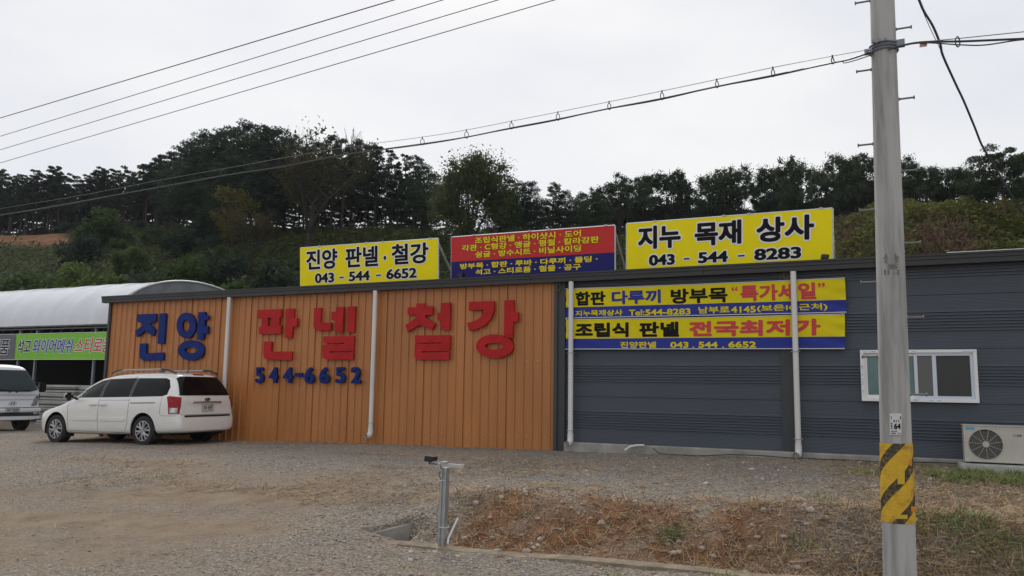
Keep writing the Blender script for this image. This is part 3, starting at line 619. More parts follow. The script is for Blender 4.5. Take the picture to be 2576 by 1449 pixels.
for dz in (.05, .12, .19): 
    b = MB(); b.tube([(ax1, ay+.12, az0+dz), (ax1+.035, ay+.12, az0+dz+.02), (ax1+.05, ay+.2, az0+dz-.03)], .011, 6); b.build('valve', black_plastic, ac)
# cables and pipe stub along the foundation
b = MB(); X = np.linspace(-4.0, 1.05, 40); b.tube([(x, 14.80-.10*math.sin((x+4)*1.1), float(ground_z(x, 14.8))+.02+(.10 if x < -3.9 else 0)+.03*max(0, math.sin(x*2.1))) for x in X], .009, 6)
tag(b.build('ground_cable', black_plastic, None, origin=(-1.5, 14.8, .6)), 'black cable lying on the gravel along the grey wall', 'cable')
b = MB(); p = at(1572, 1130, 14.75); b.tube([p+np.array([0, 0, -.02]), p+np.array([.09, .03, .05]), p+np.array([.2, .08, .075]), p+np.array([.34, .12, .08])], .022, 10)
tag(b.build('conduit_stub', pvc, None, smooth=True, origin=p), 'short white pipe end lying against the foundation of the grey wall', 'pipe')
# ------------------------------------------------------------------ vehicles
glass_m = mat('tinted_glass', (.006, .006, .007), .05, spec=.16); glass2 = mat('windscreen_glass', (.020, .032, .036), .08, spec=.25)
car_white = mat('car_white', (.76, .75, .71), .22, coat=.8, var=.02, vscale=2); seam_m = mat('seam', (.10, .10, .10), .7)
chrome = mat('chrome', (.6, .6, .6), .18, .9); alloy = mat('alloy', (.40, .40, .41), .35, .7); lampred = mat('lamp_red', (.30, .006, .008), .2, spec=.3, var=.35, vscale=20); lampclear = mat('lamp_clear', (.42, .42, .43), .12, .35, var=.6, vscale=11)
plate_m = mat('plate_white', (.62, .62, .58), .5)
def loft(sts, ringf, shift=None):
    vs = []; fs = []; n = None
    for st in sts:
        half = ringf(*st); ring = half+[(-t, z) for t, z in reversed(half[1:-1])]; n = len(ring); k = len(half)
        for t, z in ring: vs.append((st[0]+(shift(st[0], z, t) if shift else 0), t, z))
    m = len(sts)
    for i in range(m-1):
        for j in range(n): fs.append((i*n+j, i*n+(j+1) % n, (i+1)*n+(j+1) % n, (i+1)*n+j))
    for o in (0, (m-1)*n):
        for j in range(1, k-1):
            a, b_ = o+j, o+j+1; c, d = o+(n-j-1) % n, o+(n-j) % n
            if j == 1: fs.append((o, o+1, o+n-1))
            if a == d: continue
            if b_ == c: fs.append((a, b_, d))
            else: fs.append((a, b_, c, d))
    return vs, fs
def subdivided(vs, fs, levels, cutters=()):
    me = bpy.data.meshes.new('shell'); me.from_pydata(vs, [], fs); me.validate()
    bm = bmesh.new(); bm.from_mesh(me); bmesh.ops.recalc_face_normals(bm, faces=bm.faces[:]); bm.to_mesh(me); bm.free()
    o = bpy.data.objects.new('shell', me); COL.objects.link(o)
    s = o.modifiers.new('s', 'SUBSURF'); s.levels = s.render_levels = levels
    tmp = [o]
    for cm in cutters:
        c = bpy.data.objects.new('cut', cm); COL.objects.link(c); tmp.append(c)
        q = o.modifiers.new('b', 'BOOLEAN'); q.object = c; q.operation = 'DIFFERENCE'; q.solver = 'EXACT'
    bpy.context.view_layer.update()
    dg = bpy.context.evaluated_depsgraph_get(); dg.update(); r = bpy.data.meshes.new_from_object(o.evaluated_get(dg))
    for q in tmp: bpy.data.objects.remove(q)
    if cutters:
        bm = bmesh.new(); bm.from_mesh(r); bmesh.ops.triangulate(bm, faces=[f for f in bm.faces if len(f.verts) > 4]); bm.to_mesh(r); bm.free()
    return r
def bvh_of(me): return BVHTree.FromPolygons([v.co[:] for v in me.vertices], [tuple(p.vertices) for p in me.polygons])
def patch(name, poly, to3, dirv, bvh, m, parent, off=.004, step=.08, rim=.010):
    """sheet cut to the outline poly (u,w), laid on the body: to3(u,w) gives ray starts, dirv the ray direction"""
    bm = bmesh.new(); f = bm.faces.new([bm.verts.new((u, w_, 0)) for u, w_ in poly])
    us = [p[0] for p in poly]; ws = [p[1] for p in poly]
    for ax, lo, hi in ((0, min(us), max(us)), (1, min(ws), max(ws))):
        q = lo+step
        while q < hi-.01:
            co = [0, 0, 0]; no = [0, 0, 0]; co[ax] = q; no[ax] = 1
            bmesh.ops.bisect_plane(bm, geom=bm.verts[:]+bm.edges[:]+bm.faces[:], plane_co=co, plane_no=no); q += step
    dv = Vector(dirv).normalized(); nrm = {}; last = None
    bm.verts.ensure_lookup_table()
    for v in bm.verts:
        s = Vector(to3(v.co.x, v.co.y)); loc, no, i, dist = bvh.ray_cast(s-dv*3, dv)
        if loc is None: loc, no, i, dist = bvh.find_nearest(s)
        if no.dot(dv) > 0: no = -no
        nrm[v] = no; v.co = loc+no*off
    be = [e for e in bm.edges if e.is_boundary]
    r = bmesh.ops.extrude_edge_only(bm, edges=be)
    nv = [g for g in r['geom'] if isinstance(g, bmesh.types.BMVert)]
    for v in nv:
        src = min((w2 for e in v.link_edges for w2 in e.verts if w2 in nrm), key=lambda w2: (w2.co-v.co).length)
        v.co = v.co-nrm[src]*rim
    bmesh.ops.recalc_face_normals(bm, faces=bm.faces[:])
    me = bpy.data.meshes.new(name); bm.to_mesh(me); bm.free(); me.materials.append(m)
    me.polygons.foreach_set('use_smooth', [True]*len(me.polygons)); me.set_sharp_from_angle(angle=math.radians(35))
    o = bpy.data.objects.new(name, me); COL.objects.link(o); o.parent = parent; return o
def groove(pts, to3, dirv, bvh, m, parent, r=.005, name='door_seam', off=0.0):
    dv = Vector(dirv).normalized(); P = []
    for (a, b) in zip(pts[:-1], pts[1:]):
        k = max(2, int(math.hypot(a[0]-b[0], a[1]-b[1])/.06))
        for i in range(k):
            u, w_ = a[0]+(b[0]-a[0])*i/k, a[1]+(b[1]-a[1])*i/k; P.append((u, w_))
    P.append(pts[-1]); Q = []
    for u, w_ in P:
        s = Vector(to3(u, w_)); loc, no, i, d = bvh.ray_cast(s-dv*3, dv)
        if loc is None: continue
        Q.append(np.array(loc-dv*off))
    b = MB(); b.tube(Q, r, 5); return b.build(name, m, parent)
def make_wheel(parent, x, y, z, side, R=.35, W=.225, rimr=.232, spokes=6, rim_mat=None):
    wd = MB(); n = 40; pr = [(rimr, 0), (rimr+.02, -.012), (R-.05, -.018), (R-.012, .0), (R, .03), (R, W-.03), (R-.012, W), (rimr, W)]
    vs = []; fs = []
    for r, d in pr:
        for k in range(n): a = 2*math.pi*k/n; vs.append((x+r*math.cos(a), y+side*(-d), z+r*math.sin(a)))
    for i in range(len(pr)-1):
        for k in range(n): fs.append((i*n+k, i*n+(k+1) % n, (i+1)*n+(k+1) % n, (i+1)*n+k))
    wd.add(vs, fs); wd.add([(x+(rimr)*math.cos(2*math.pi*k/n), y-side*W*.75, z+rimr*math.sin(2*math.pi*k/n)) for k in range(n)], [tuple(range(n))])
    wh = wd.build('wheel', rubber, parent, smooth=True)
    rm = MB(); yo = y+side*.004
    rm.tube([(x+(rimr-.006)*math.cos(a), yo, z+(rimr-.006)*math.sin(a)) for a in np.linspace(0, 2*math.pi, n+1)], .012, 6)
    for k in range(spokes*2):
        a = 2*math.pi*(k//2)/spokes+(.16 if k % 2 else -.16)+.3; b_ = 2*math.pi*(k//2)/spokes+(.34 if k % 2 else -.34)*.75+.3
        rm.tube([(x+.05*math.cos(a), yo-side*.012, z+.05*math.sin(a)), (x+.13*math.cos(a), yo+side*.004, z+.13*math.sin(a)), (x+(rimr-.01)*math.cos(b_), yo-side*.008, z+(rimr-.01)*math.sin(b_))], [.032, .022, .026], 6)
    rm.cyl((x, yo-side*.03, z), (x, yo+side*.006, z), .065, 18)
    rm.build('rim', rim_mat or alloy, wh, smooth=True)
    bk = MB(); bk.cyl((x, y-side*.05, z), (x, y-side*.06, z), rimr-.004, 28); bk.build('brake_disc', mat('brake_dark', (.03, .03, .032), .6, .3), wh)
    for k in range(5):
        pass
    return wh
# --- minivan
VX0, VYC = -18.96, 13.76
van = thing('parked_minivan', (VX0, VYC, .265), 'long white minivan with dark tinted windows and roof rails parked by the orange wall', 'car')
van['_o'] = [0., 0., 0.]; van.scale = (.958, .958, .958); van.rotation_euler = (0, -math.atan(.055/3.02), math.radians(.6))
def vring(s, zt, zb, wb, wt, zbot):
    zb = min(zb, zt-.09)
    return [(0, zt), (.5*wt, zt-.008), (.82*wt, zt-.028), (wt, zt-.085), ((wt*.42+wb*.58), zb+(zt-.085-zb)*.5), (wb-.03, zb+.02), (wb-.006, zb-.07), (wb, zb-.22), (wb, .58), (wb-.012, .42), (wb-.035, zbot+.06), (wb-.12, zbot), (wb*.5, zbot-.005), (0, zbot-.005)]
vst = [(0.0, .70, .60, .50, .38, .36), (.05, .76, .66, .68, .52, .28), (.22, .84, .72, .86, .66, .235), (.55, .93, .80, .955, .76, .23), (.98, 1.01, .88, .985, .80, .23), (1.22, 1.09, .96, .985, .80, .23),
       (1.5, 1.29, 1.03, .985, .735, .23), (1.85, 1.50, 1.05, .985, .705, .23), (2.2, 1.635, 1.06, .985, .70, .23), (2.6, 1.70, 1.07, .988, .705, .23), (3.2, 1.735, 1.08, .99, .705, .24), (4.0, 1.735, 1.09, .99, .705, .26), (4.5, 1.72, 1.10, .985, .70, .28),
       (4.74, 1.705, 1.11, .955, .685, .29), (4.88, 1.69, 1.11, .91, .66, .30), (4.965, 1.66, 1.10, .84, .61, .32), (5.00, 1.60, 1.05, .74, .54, .36)]
def vshift(s, z, tt):
    k = float(smooth01((s-3.9)/1.0)); r = float(smooth01((s-4.6)/.4))
    return -k*.46*max(0, z-1.02)-k*.03*max(0, z-.72)/.3*(z <= 1.02)+.055*r*float(smooth01((.76-z)/.06))
vs, fs = loft(vst, vring, vshift)
def wheel_cut(x, z, r, y0, y1):
    b = MB(); b.cyl((x, y0, z), (x, y1, z), r, 48); me = bpy.data.meshes.new('cut'); me.from_pydata(b.v, [], b.f); me.validate(); bm = bmesh.new(); bm.from_mesh(me); bmesh.ops.recalc_face_normals(bm, faces=bm.faces[:]); bmesh.ops.triangulate(bm, faces=[f for f in bm.faces if len(f.verts) > 4]); bm.to_mesh(me); bm.free(); return me
FA, RA, WZ = .96, 3.98, .345
cuts = [wheel_cut(x, WZ+.02, .405, y0, y1) for x in (FA, RA) for y0, y1 in ((-1.3, -.62), (.62, 1.3))]
bme0 = subdivided(vs, fs, 2); vb = bvh_of(bme0); bme = subdivided(vs, fs, 2, cuts)
bme.materials.clear(); bme.materials.append(car_white); bme.polygons.foreach_set('use_smooth', [True]*len(bme.polygons)); bme.set_sharp_from_angle(angle=math.radians(50))
bo = bpy.data.objects.new('body', bme); COL.objects.link(bo); bo.parent = van
wl = MB()
for x in (FA, RA):
    for sd in (-1, 1):
        n = 28; P = [(x+.404*math.cos(a), WZ+.02+.404*math.sin(a)) for a in np.linspace(-.35, math.pi+.35, n)]
        wl.add([(a, sd*.96, b) for a, b in P]+[(a, sd*.60, b) for a, b in P]+[(x, sd*.60, WZ)], [(i, i+1, n+i+1, n+i) for i in range(n-1)]+[tuple(range(n, 2*n))])
wl.build('wheel_arch', mat('arch_black', (.01, .01, .01), .9), van)
b = MB(); b.box((.35, -.80, .24), (4.7, .80, .34)); b.build('underbody', mat('arch_black', (.01, .01, .01), .9), van)
for sd in (-1, 1):
    S3 = lambda u, w_, sd=sd: (u, sd*.9, w_); D3 = (0, -sd, 0)
    patch('door_glass', [(1.60, 1.115), (2.44, 1.125), (2.44, 1.545), (2.24, 1.51), (1.98, 1.40), (1.74, 1.25)], S3, D3, vb, glass_m, van)
    patch('door_glass', [(2.53, 1.125), (3.45, 1.135), (3.45, 1.575), (2.53, 1.56)], S3, D3, vb, glass_m, van)
    patch('side_glass', [(3.53, 1.135), (4.52, 1.15), (4.64, 1.19), (4.64, 1.36), (4.52, 1.53), (4.40, 1.57), (3.53, 1.58)], S3, D3, vb, glass_m, van)
    patch('window_pillar', [(2.45, 1.125), (2.52, 1.125), (2.52, 1.555), (2.45, 1.54)], S3, D3, vb, black_plastic, van)
    patch('window_pillar', [(3.46, 1.135), (3.52, 1.135), (3.52, 1.575), (3.46, 1.575)], S3, D3, vb, black_plastic, van)
    patch('rain_visor', [(1.72, 1.27), (1.98, 1.435), (2.24, 1.545), (2.47, 1.585), (2.47, 1.545), (2.24, 1.505), (1.98, 1.395), (1.76, 1.265)], S3, D3, vb, car_white, van, off=.03, rim=.03)
    patch('rain_visor', [(2.50, 1.59), (3.45, 1.61), (3.45, 1.57), (2.50, 1.55)], S3, D3, vb, car_white, van, off=.03, rim=.03)
    groove([(1.46, 1.08), (1.38, .9), (1.42, .32), (2.46, .30), (2.47, 1.09)], S3, D3, vb, seam_m, van)
    groove([(2.48, .30), (3.36, .30), (3.47, .5), (3.50, 1.09)], S3, D3, vb, seam_m, van)
    groove([(2.49, 1.055), (3.5, 1.06)], S3, D3, vb, seam_m, van, r=.004)
    groove([(3.55, .99), (4.35, 1.0)], S3, D3, vb, black_plastic, van, r=.010, name='slide_rail')
    groove([(4.53, 1.12), (4.50, .74), (4.62, .70), (4.93, .70)], S3, D3, vb, seam_m, van, r=.004, name='bumper_seam')
    patch('side_moulding', [(1.55, .57), (2.44, .57), (2.44, .64), (1.55, .64)], S3, D3, vb, car_white, van, off=.018, rim=.018)
    patch('side_moulding', [(2.49, .57), (3.38, .57), (3.40, .605), (3.38, .64), (2.49, .64)], S3, D3, vb, car_white, van, off=.018, rim=.018)
    for (xa, xb) in ((2.18, 2.42), (2.53, 2.77)):
        h = MB(); h.tube([(xa, sd*1.0, .945), (xa+.03, sd*1.025, .945), (xb-.03, sd*1.025, .95), (xb, sd*1.0, .95)], [.010, .018, .018, .010], 8); h.build('door_handle', chrome, van, smooth=True)
    mi = MB(); mi.tube([(1.68, sd*.95, 1.09), (1.66, sd*1.03, 1.11)], .03, 8); mi.build('mirror_arm', black_plastic, van)
    mi = MB(); mi.box((1.56, sd*1.03, 1.06), (1.68, sd*1.25, 1.25)); mo = mi.build('side_mirror', black_plastic, van, bevel=.055)
    mi = MB(); mi.box((1.53, sd*1.035, 1.08), (1.60, sd*1.245, 1.24)); mi.build('mirror_shell', car_white, mo, bevel=.033)
    rr = MB(); rr.tube([(2.5, sd*.66, 1.70), (2.75, sd*.655, 1.765), (3.0, sd*.655, 1.785), (4.2, sd*.65, 1.785), (4.42, sd*.645, 1.76), (4.6, sd*.64, 1.70)], .021, 8)
    ro_ = rr.build('roof_rail', mat('rail_silver', (.38, .38, .39), .4, .5), van, smooth=True)
    for (xa, xb) in ((2.48, 2.82), (4.14, 4.6)):
        f_ = MB(); f_.tube([(xa, sd*.66, 1.70), ((xa+xb)/2, sd*.655, 1.768), (xb, sd*.652, 1.785)] if xa < 3 else [(xa, sd*.652, 1.785), ((xa+xb)/2, sd*.65, 1.772), (xb, sd*.64, 1.695)], .027, 8); f_.build('rail_foot', black_plastic, ro_, smooth=True)
    # tail lamp wrapping the rear corner
    q = .7071; dg = (-q, -sd*q, 0)
    T3 = lambda u, w_, sd=sd: (4.85-u*q*1.0, sd*(.88+u*q), w_)
    tp = [(-.12, .74), (.11, .74), (.13, .95), (.16, 1.13), (.10, 1.15), (-.15, 1.12), (-.14, .9)]
    tl = patch('tail_lamp', tp, T3, dg, vb, lampred, van, off=.012, rim=.02)
    tl2 = patch('reversing_lens', [(-.08, .76), (.08, .76), (.09, .88), (-.08, .88)], T3, dg, vb, lampclear, tl, off=.016, rim=.01, step=.05)
    H3 = lambda u, w_, sd=sd: (.2, sd*u, w_)
    patch('headlamp', [(.42, .70), (.80, .74), (.86, .86), (.78, .86), (.50, .80)], lambda u, w_, sd=sd: (0, sd*u, w_), (1, 0, 0), vb, lampclear, van, off=.006)
    fl = MB(); fl.box((RA+.36, sd*.97, .16), (RA+.375, sd*.72, .46)); fl.box((FA+.36, sd*.97, .16), (FA+.375, sd*.72, .46)); fl.build('mud_flap', rubber, van)
    for x in (FA, RA): make_wheel(van, x, sd*.955, WZ, sd)
R3 = lambda u, w_: (5.2, u, w_); RD = (-1, 0, 0)
patch('rear_window', [(-.78, 1.165), (.78, 1.165), (.66, 1.56), (.57, 1.605), (-.57, 1.605), (-.66, 1.56)], R3, RD, vb, glass_m, van, off=.012, rim=.02, step=.045)
patch('windscreen', [(-.74, 1.13), (.74, 1.13), (.60, 1.56), (-.60, 1.56)], lambda u, w_: (0, u, w_), (1, 0, 0), vb, glass_m, van)
patch('brake_light', [(-.16, 1.645), (.16, 1.645), (.16, 1.675), (-.16, 1.675)], R3, RD, vb, lampred, van, off=.01, rim=.02)
groove([(-.80, 1.12), (-.84, .78), (-.78, .72), (.78, .72), (.84, .78), (.80, 1.12)], R3, RD, vb, seam_m, van, name='tailgate_seam')
patch('bumper_pad', [(-.72, .665), (.72, .665), (.70, .705), (-.70, .705)], R3, RD, vb, black_plastic, van, off=.012, rim=.02)
b = MB(); b.tube([(4.96, -.46, 1.00), (4.985, -.44, 1.005), (4.995, 0, 1.01), (4.985, .44, 1.005), (4.96, .46, 1.00)], .022, 8); b.build('tailgate_trim', chrome, van, smooth=True)
def plate(parent, s, fn, w_, h_, parts, holder=None):
    b = MB(); b.prism([(0, 0), (w_, 0), (w_, h_), (0, h_)], fn, -.02, .004); p = b.build('number_plate', plate_m, parent)
    l = MB()
    for s_, a, c in parts: put_text(l, s_, fn, a*w_, c*w_, h_*.14, h_*.86, .0022, .0015, d=.006)
    fr_ = MB()
    for a, c in (((0, 0), (w_, 0)), ((w_, 0), (w_, h_)), ((w_, h_), (0, h_)), ((0, h_), (0, 0))): fr_.tube([fn(*a, .004), fn(*c, .004)], .006, 4)
    l.build('lettering', INK, p); fr_.build('plate_frame', mat('plate_frame', (.2, .2, .2), .5), p)
xr = 5.018
plate(van, '', lambda u, v, d: np.array([xr-.012*v+d, u-.19, .80+v]), .36, .15, [('74', .10, .27), ('저', .29, .40), ('4597', .50, .92)])
b = MB(); vs = [(5.00, .075*math.cos(a), 1.075+.034*math.sin(a)) for a in np.linspace(0, 2*math.pi, 25)[:-1]]; b.add(vs+[(4.95, y, z) for _, y, z in vs], [tuple(range(24))]+[(i, (i+1) % 24, 24+(i+1) % 24, 24+i) for i in range(24)]); eb = b.build('emblem', black_plastic, van)
b = MB(); put_text(b, 'KIA', lambda u, v, d: np.array([5.002+d, u, v]), -.045, .045, 1.064, 1.086, .003, .002); b.tube([(5.002, .075*math.cos(a), 1.075+.034*math.sin(a)) for a in np.linspace(0, 2*math.pi, 25)], .004, 5); b.build('emblem_letters', chrome, eb)
b = MB(); put_text(b, 'Carnival', lambda u, v, d: np.array([4.985+d, u, v]), -.74, -.46, .76, .80, .003, .002); b.build('badge', mat('badge_grey', (.25, .25, .25), .3, .6), van)
b = MB(); b.tube([(4.15, .1, 1.73), (4.35, .1, 1.89)], [.012, .004], 6); b.build('antenna', black_plastic, van)
b = MB(); b.tube([(3.9, -.2, 1.245), (4.4, .2, 1.25)], .001, 4)
# --- delivery truck
trk = thing('parked_truck', (-23.2, 15.1, .25), 'white cab over delivery truck at the left edge, facing the minivan', 'truck'); trk['_o'] = [0., 0., 0.]; trk.rotation_euler = (0, 0, math.radians(-4))
truck_white = mat('truck_white', (.78, .79, .83), .28, coat=.4)
def tring(s, zt, zb, wb, wt, zbot):
    return [(0, zt), (.55*wt, zt-.012), (.85*wt, zt-.05), (wt, zt-.12), ((wt+wb)/2+.02, (zt-.12+zb)/2), (wb-.01, zb+.06), (wb, zb-.05), (wb, zb-.3), (wb, .62), (wb-.01, .48), (wb-.04, zbot+.05), (wb-.1, zbot), (wb*.5, zbot), (0, zbot)]
tst = [(0, 1.88, 1.16, .74, .48, .36), (.03, 1.915, 1.16, .82, .55, .34), (.12, 1.95, 1.16, .865, .60, .33), (.4, 1.97, 1.17, .87, .64, .33), (1.0, 1.98, 1.18, .87, .66, .34), (1.5, 1.98, 1.18, .87, .67, .36), (1.62, 1.96, 1.18, .86, .66, .38)]
def tshift(s, z, tt):      # nose at x=0 growing towards -x when mirrored below
    k = float(smooth01((.9-s)/.9)); return k*.52*max(0, z-1.12)+k*.05*(z > .62)*(z < 1.12)-k*.06*(z < .6)
vs, fs = loft(tst, tring, tshift); vs = [(-x, y, z) for x, y, z in vs]
tme = subdivided(vs, fs, 2); tb = bvh_of(tme); TFA = -.72
tme = subdivided(vs, fs, 2, [wheel_cut(TFA, .36, .40, y0, y1) for y0, y1 in ((-1.3, -.5), (.5, 1.3))])
tme.materials.clear(); tme.materials.append(truck_white); tme.polygons.foreach_set('use_smooth', [True]*len(tme.polygons)); tme.set_sharp_from_angle(angle=math.radians(50))
o = bpy.data.objects.new('cab', tme); COL.objects.link(o); o.parent = trk
F3 = lambda u, w_: (.3, u, w_); FD = (-1, 0, 0)
patch('windscreen', [(-.77, 1.22), (-.5, 1.17), (.5, 1.17), (.77, 1.22), (.70, 1.5), (.545, 1.80), (-.545, 1.80), (-.70, 1.5)], F3, FD, tb, glass2, trk, off=.01, rim=.02, step=.05)
groove([(-.80, 1.07), (.80, 1.07)], F3, FD, tb, seam_m, trk, r=.008, name='panel_seam'); groove([(-.80, .93), (.80, .93)], F3, FD, tb, seam_m, trk, r=.007, name='panel_seam'); groove([(-.8, .70), (.8, .70)], F3, FD, tb, black_plastic, trk, r=.012, name='panel_seam')
patch('lower_grille', [(-.80, .46), (.80, .46), (.80, .56), (-.80, .56)], F3, FD, tb, black_plastic, trk, off=.012, rim=.03)
b = MB(); b.box((-.10, -.85, .565), (.055, .85, .69)); b.build('bumper', truck_white, trk, bevel=.03)
b = MB(); b.box((-.10, -.84, .36), (.045, .84, .455)); b.build('bumper_lip', truck_white, trk, bevel=.03)
for sd in (-1, 1):
    patch('headlamp', [(.62, .74), (.80, .76), (.86, .95), (.85, 1.05), (.76, 1.03), (.70, .93)], lambda u, w_, sd=sd: (.3, sd*u, w_), (-1, -.15*sd, 0), tb, lampclear, trk, off=.008)
    b = MB(); b.box((.02, sd*.62, .50), (.062, sd*.80, .575)); b.build('fog_lamp', lampclear, trk, bevel=.01)
    b = MB(); b.tube([(-.42, sd*.84, 1.45), (-.30, sd*.98, 1.42), (-.30, sd*1.0, 1.30)], .012, 6); mo = b.build('mirror_arm', black_plastic, trk)
    b = MB(); b.box((-.36, sd*.93, 1.16), (-.24, sd*1.13, 1.46)); b.build('side_mirror', black_plastic, trk, bevel=.03)
    patch('door_glass', [(-.62, 1.22), (-1.42, 1.22), (-1.42, 1.76), (-.86, 1.76)], lambda u, w_, sd=sd: (u, sd*.9, w_), (0, -sd, 0), tb, glass_m, trk)
    b = MB(); b.tube([(.03, sd*.10, 1.20), (.05-.02, sd*.40, 1.235), (-.02, sd*.62, 1.22)] if sd > 0 else [(.03, .02, 1.20), (.03, -.3, 1.235), (-.02, -.6, 1.22)], .019, 6); b.tube([(.01, sd*.1, 1.15), (.03, sd*.1, 1.20)], .03, 6); b.build('wiper', black_plastic, trk)
    make_wheel(trk, TFA, sd*.80, .34, sd, R=.34, W=.2, rimr=.19, spokes=5); make_wheel(trk, -3.2, sd*.74, .32, sd, R=.32, W=.3, rimr=.18, spokes=5)
plate(trk, '', lambda u, v, d: np.array([.065+d, u-.20, .575+v]), .40, .105, [('94', .10, .26), ('너', .28, .40), ('0239', .50, .92)])
b = MB(); b.tube([(.045, .11*math.cos(a), .835+.055*math.sin(a)) for a in np.linspace(0, 2*math.pi, 25)], .008, 5); put_text(b, 'H', lambda u, v, d: np.array([.045+d, u+.3*(v-.835), v]), -.055, .055, .80, .87, .006, .004, thick=.01); b.build('emblem', chrome, trk)
bed = MB(); bed.box((-4.6, -.85, .78), (-1.72, .85, .84)); bed.box((-4.6, -.86, .84), (-4.56, .86, 1.18)); bed.box((-1.76, -.86, .84), (-1.72, .86, 1.9)); bed.box((-4.56, -.86, .84), (-1.76, -.83, 1.18)); bed.box((-4.56, .83, .84), (-1.76, .86, 1.18)); bed.build('cargo_bed', mat('bed_blue', (.35, .38, .42), .5), trk)
b = MB(); b.box((-4.5, -.4, .50), (-.3, .4, .66)); b.build('chassis', black_plastic, trk)
# ------------------------------------------------------------------ utility pole
PY = 8.08
pb = at(2264, 1440, PY); pt = at(2219.5, 0, PY)
pole = thing('utility_pole', (pb[0], PY, .1), 'tall grey concrete utility pole with yellow and black band and step bolts', 'utility pole')
PX = float(pb[0]); topx = float(pt[0]); ztop = 9.5
kx = (topx-PX)/(pt[2]-pb[2])
def pole_c(z): return np.array([PX+kx*(z-float(pb[2])), PY, z])
rb_ = 43*float(PY/1)/FOC*1.09/1.0
def width_at(px0, px1, py): return float(np.linalg.norm(at(px0, py, PY)-at(px1, py, PY)))/2
r0, r1 = width_at(2222, 2308, 1440), width_at(2190, 2251, 5)
def pole_r(z): return r0+(r1-r0)*(z-pb[2])/(pt[2]-pb[2])
pole_m = mat('pole_concrete', (.43, .425, .41), .85, col2=(.20, .195, .185), vscale=7, stretch=(1, 1, .09), detail=9, bump=.25, bscale=60, lo=.30, hi=.56)
b = MB(); zs = [-.4, 0, .5, 1, 2, 3, 4, 5, 6, 7, 8, ztop]; b.tube([pole_c(z) for z in zs], [pole_r(z) for z in zs], 48); b.build('shaft', pole_m, pole, smooth=True)
z0, z1 = float(at(2262, 1318, PY-.14)[2]), float(at(2257, 1116, PY-.14)[2])
tape = bpy.data.materials.new('hazard_tape'); tape.use_nodes = True; t = tape.node_tree; B = t.nodes['Principled BSDF']; B.inputs['Roughness'].default_value = .5
uvn = N('ShaderNodeAttribute'); uvn.attribute_name = 'wrap'; un = N('ShaderNodeAttribute'); un.attribute_name = 'rise'
s1 = N('ShaderNodeMath', operation='MULTIPLY'); L(uvn.outputs['Fac'], s1.inputs[0]); s1.inputs[1].default_value = -1.1
s2 = N('ShaderNodeMath', operation='ADD'); L(s1.outputs[0], s2.inputs[0]); L(un.outputs['Fac'], s2.inputs[1])
s3 = N('ShaderNodeMath', operation='MULTIPLY'); L(s2.outputs[0], s3.inputs[0]); s3.inputs[1].default_value = 2.07/(z1-z0)
s3b = N('ShaderNodeMath', operation='ADD'); L(s3.outputs[0], s3b.inputs[0]); s3b.inputs[1].default_value = 20+1-.19-2.07*.60+1.1*math.pi/2*pole_r((z0+z1)/2)*2.07/(z1-z0)
s4 = N('ShaderNodeMath', operation='FRACT'); L(s3b.outputs[0], s4.inputs[0])
s5 = N('ShaderNodeMath', operation='GREATER_THAN'); L(s4.outputs[0], s5.inputs[0]); s5.inputs[1].default_value = .655
tcg = N('ShaderNodeTexCoord')
yel = ramp(noise(9, 5), [(.34, (.42, .21, .02)), (.46, (.62, .37, .012)), (.7, (.70, .45, .02))]); blk = ramp(noise(30, 3), [(.4, (.03, .024, .016)), (.55, (.065, .05, .022)), (.68, (.24, .16, .025))])
L(mixc(s5.outputs[0], yel, blk), B.inputs['Base Color'])
vv = N('ShaderNodeTexVoronoi'); vv.inputs['Scale'].default_value = 70; L(tcg.outputs['Object'], vv.inputs['Vector']); bp = N('ShaderNodeBump'); bp.inputs['Strength'].default_value = .5; bp.inputs['Distance'].default_value = .01; bp.invert = True
L(vv.outputs['Distance'], bp.inputs['Height']); L(bp.outputs[0], B.inputs['Normal'])
nA, nZ = 64, 12; V = []; W1 = []; W2 = []
for j in range(nZ+1):
    z = z0+(z1-z0)*j/nZ; c = pole_c(z); r = pole_r(z)+.005
    for i in range(nA+1):
        a = 2*math.pi*i/nA+math.pi/2; V.append(c+np.array([r*math.cos(a), r*math.sin(a), 0])-np.array(pole['_o'])); W1.append(r*(2*math.pi*i/nA)); W2.append(z-z0)
F = [(j*(nA+1)+i, j*(nA+1)+i+1, (j+1)*(nA+1)+i+1, (j+1)*(nA+1)+i) for j in range(nZ) for i in range(nA)]
tp_ = npmesh('hazard_band', V, F, tape, pole, smooth=True, attr={'wrap': W1, 'rise': W2})
def on_pole(px_, py_, off=.007):       # point on the pole's skin seen at that place in the survey picture
    d = ray(px_, py_); c0 = pole_c(1.5); best = None
    for k in np.linspace((PY-.3)/d[1], (PY+.1)/d[1], 400):
        p = EYE+d*k; c = pole_c(p[2])
        if math.hypot(p[0]-c[0], p[1]-c[1]) <= pole_r(p[2])+off: return p
    return EYE+d*(PY-.1)/d[1]
def pole_patch(name, x0, y0, x1, y1, m, parent, off=.008):
    V = []; n = 8
    for j in (0, 1):
        for i in range(n+1): V.append(on_pole(x0+(x1-x0)*i/n, y0 if j == 0 else y1, off))
    b = MB(); b.add(V, [(i, i+1, n+2+i, n+1+i) for i in range(n)]); return b.build(name, m, parent, smooth=True, origin=pole['_o'])
hz = mat('reflector_orange', (.65, .22, .01), .4); yl2 = mat('tape_yellow', (.60, .38, .02), .5)
for bx, m in (((2288, 1157, 2294, 1172), hz), ((2292, 1274, 2303, 1287), hz), ((2258, 1182, 2276, 1218), yl2), ((2251, 1295, 2283, 1305), yl2)): pole_patch('tape_patch', *bx, m, tp_)
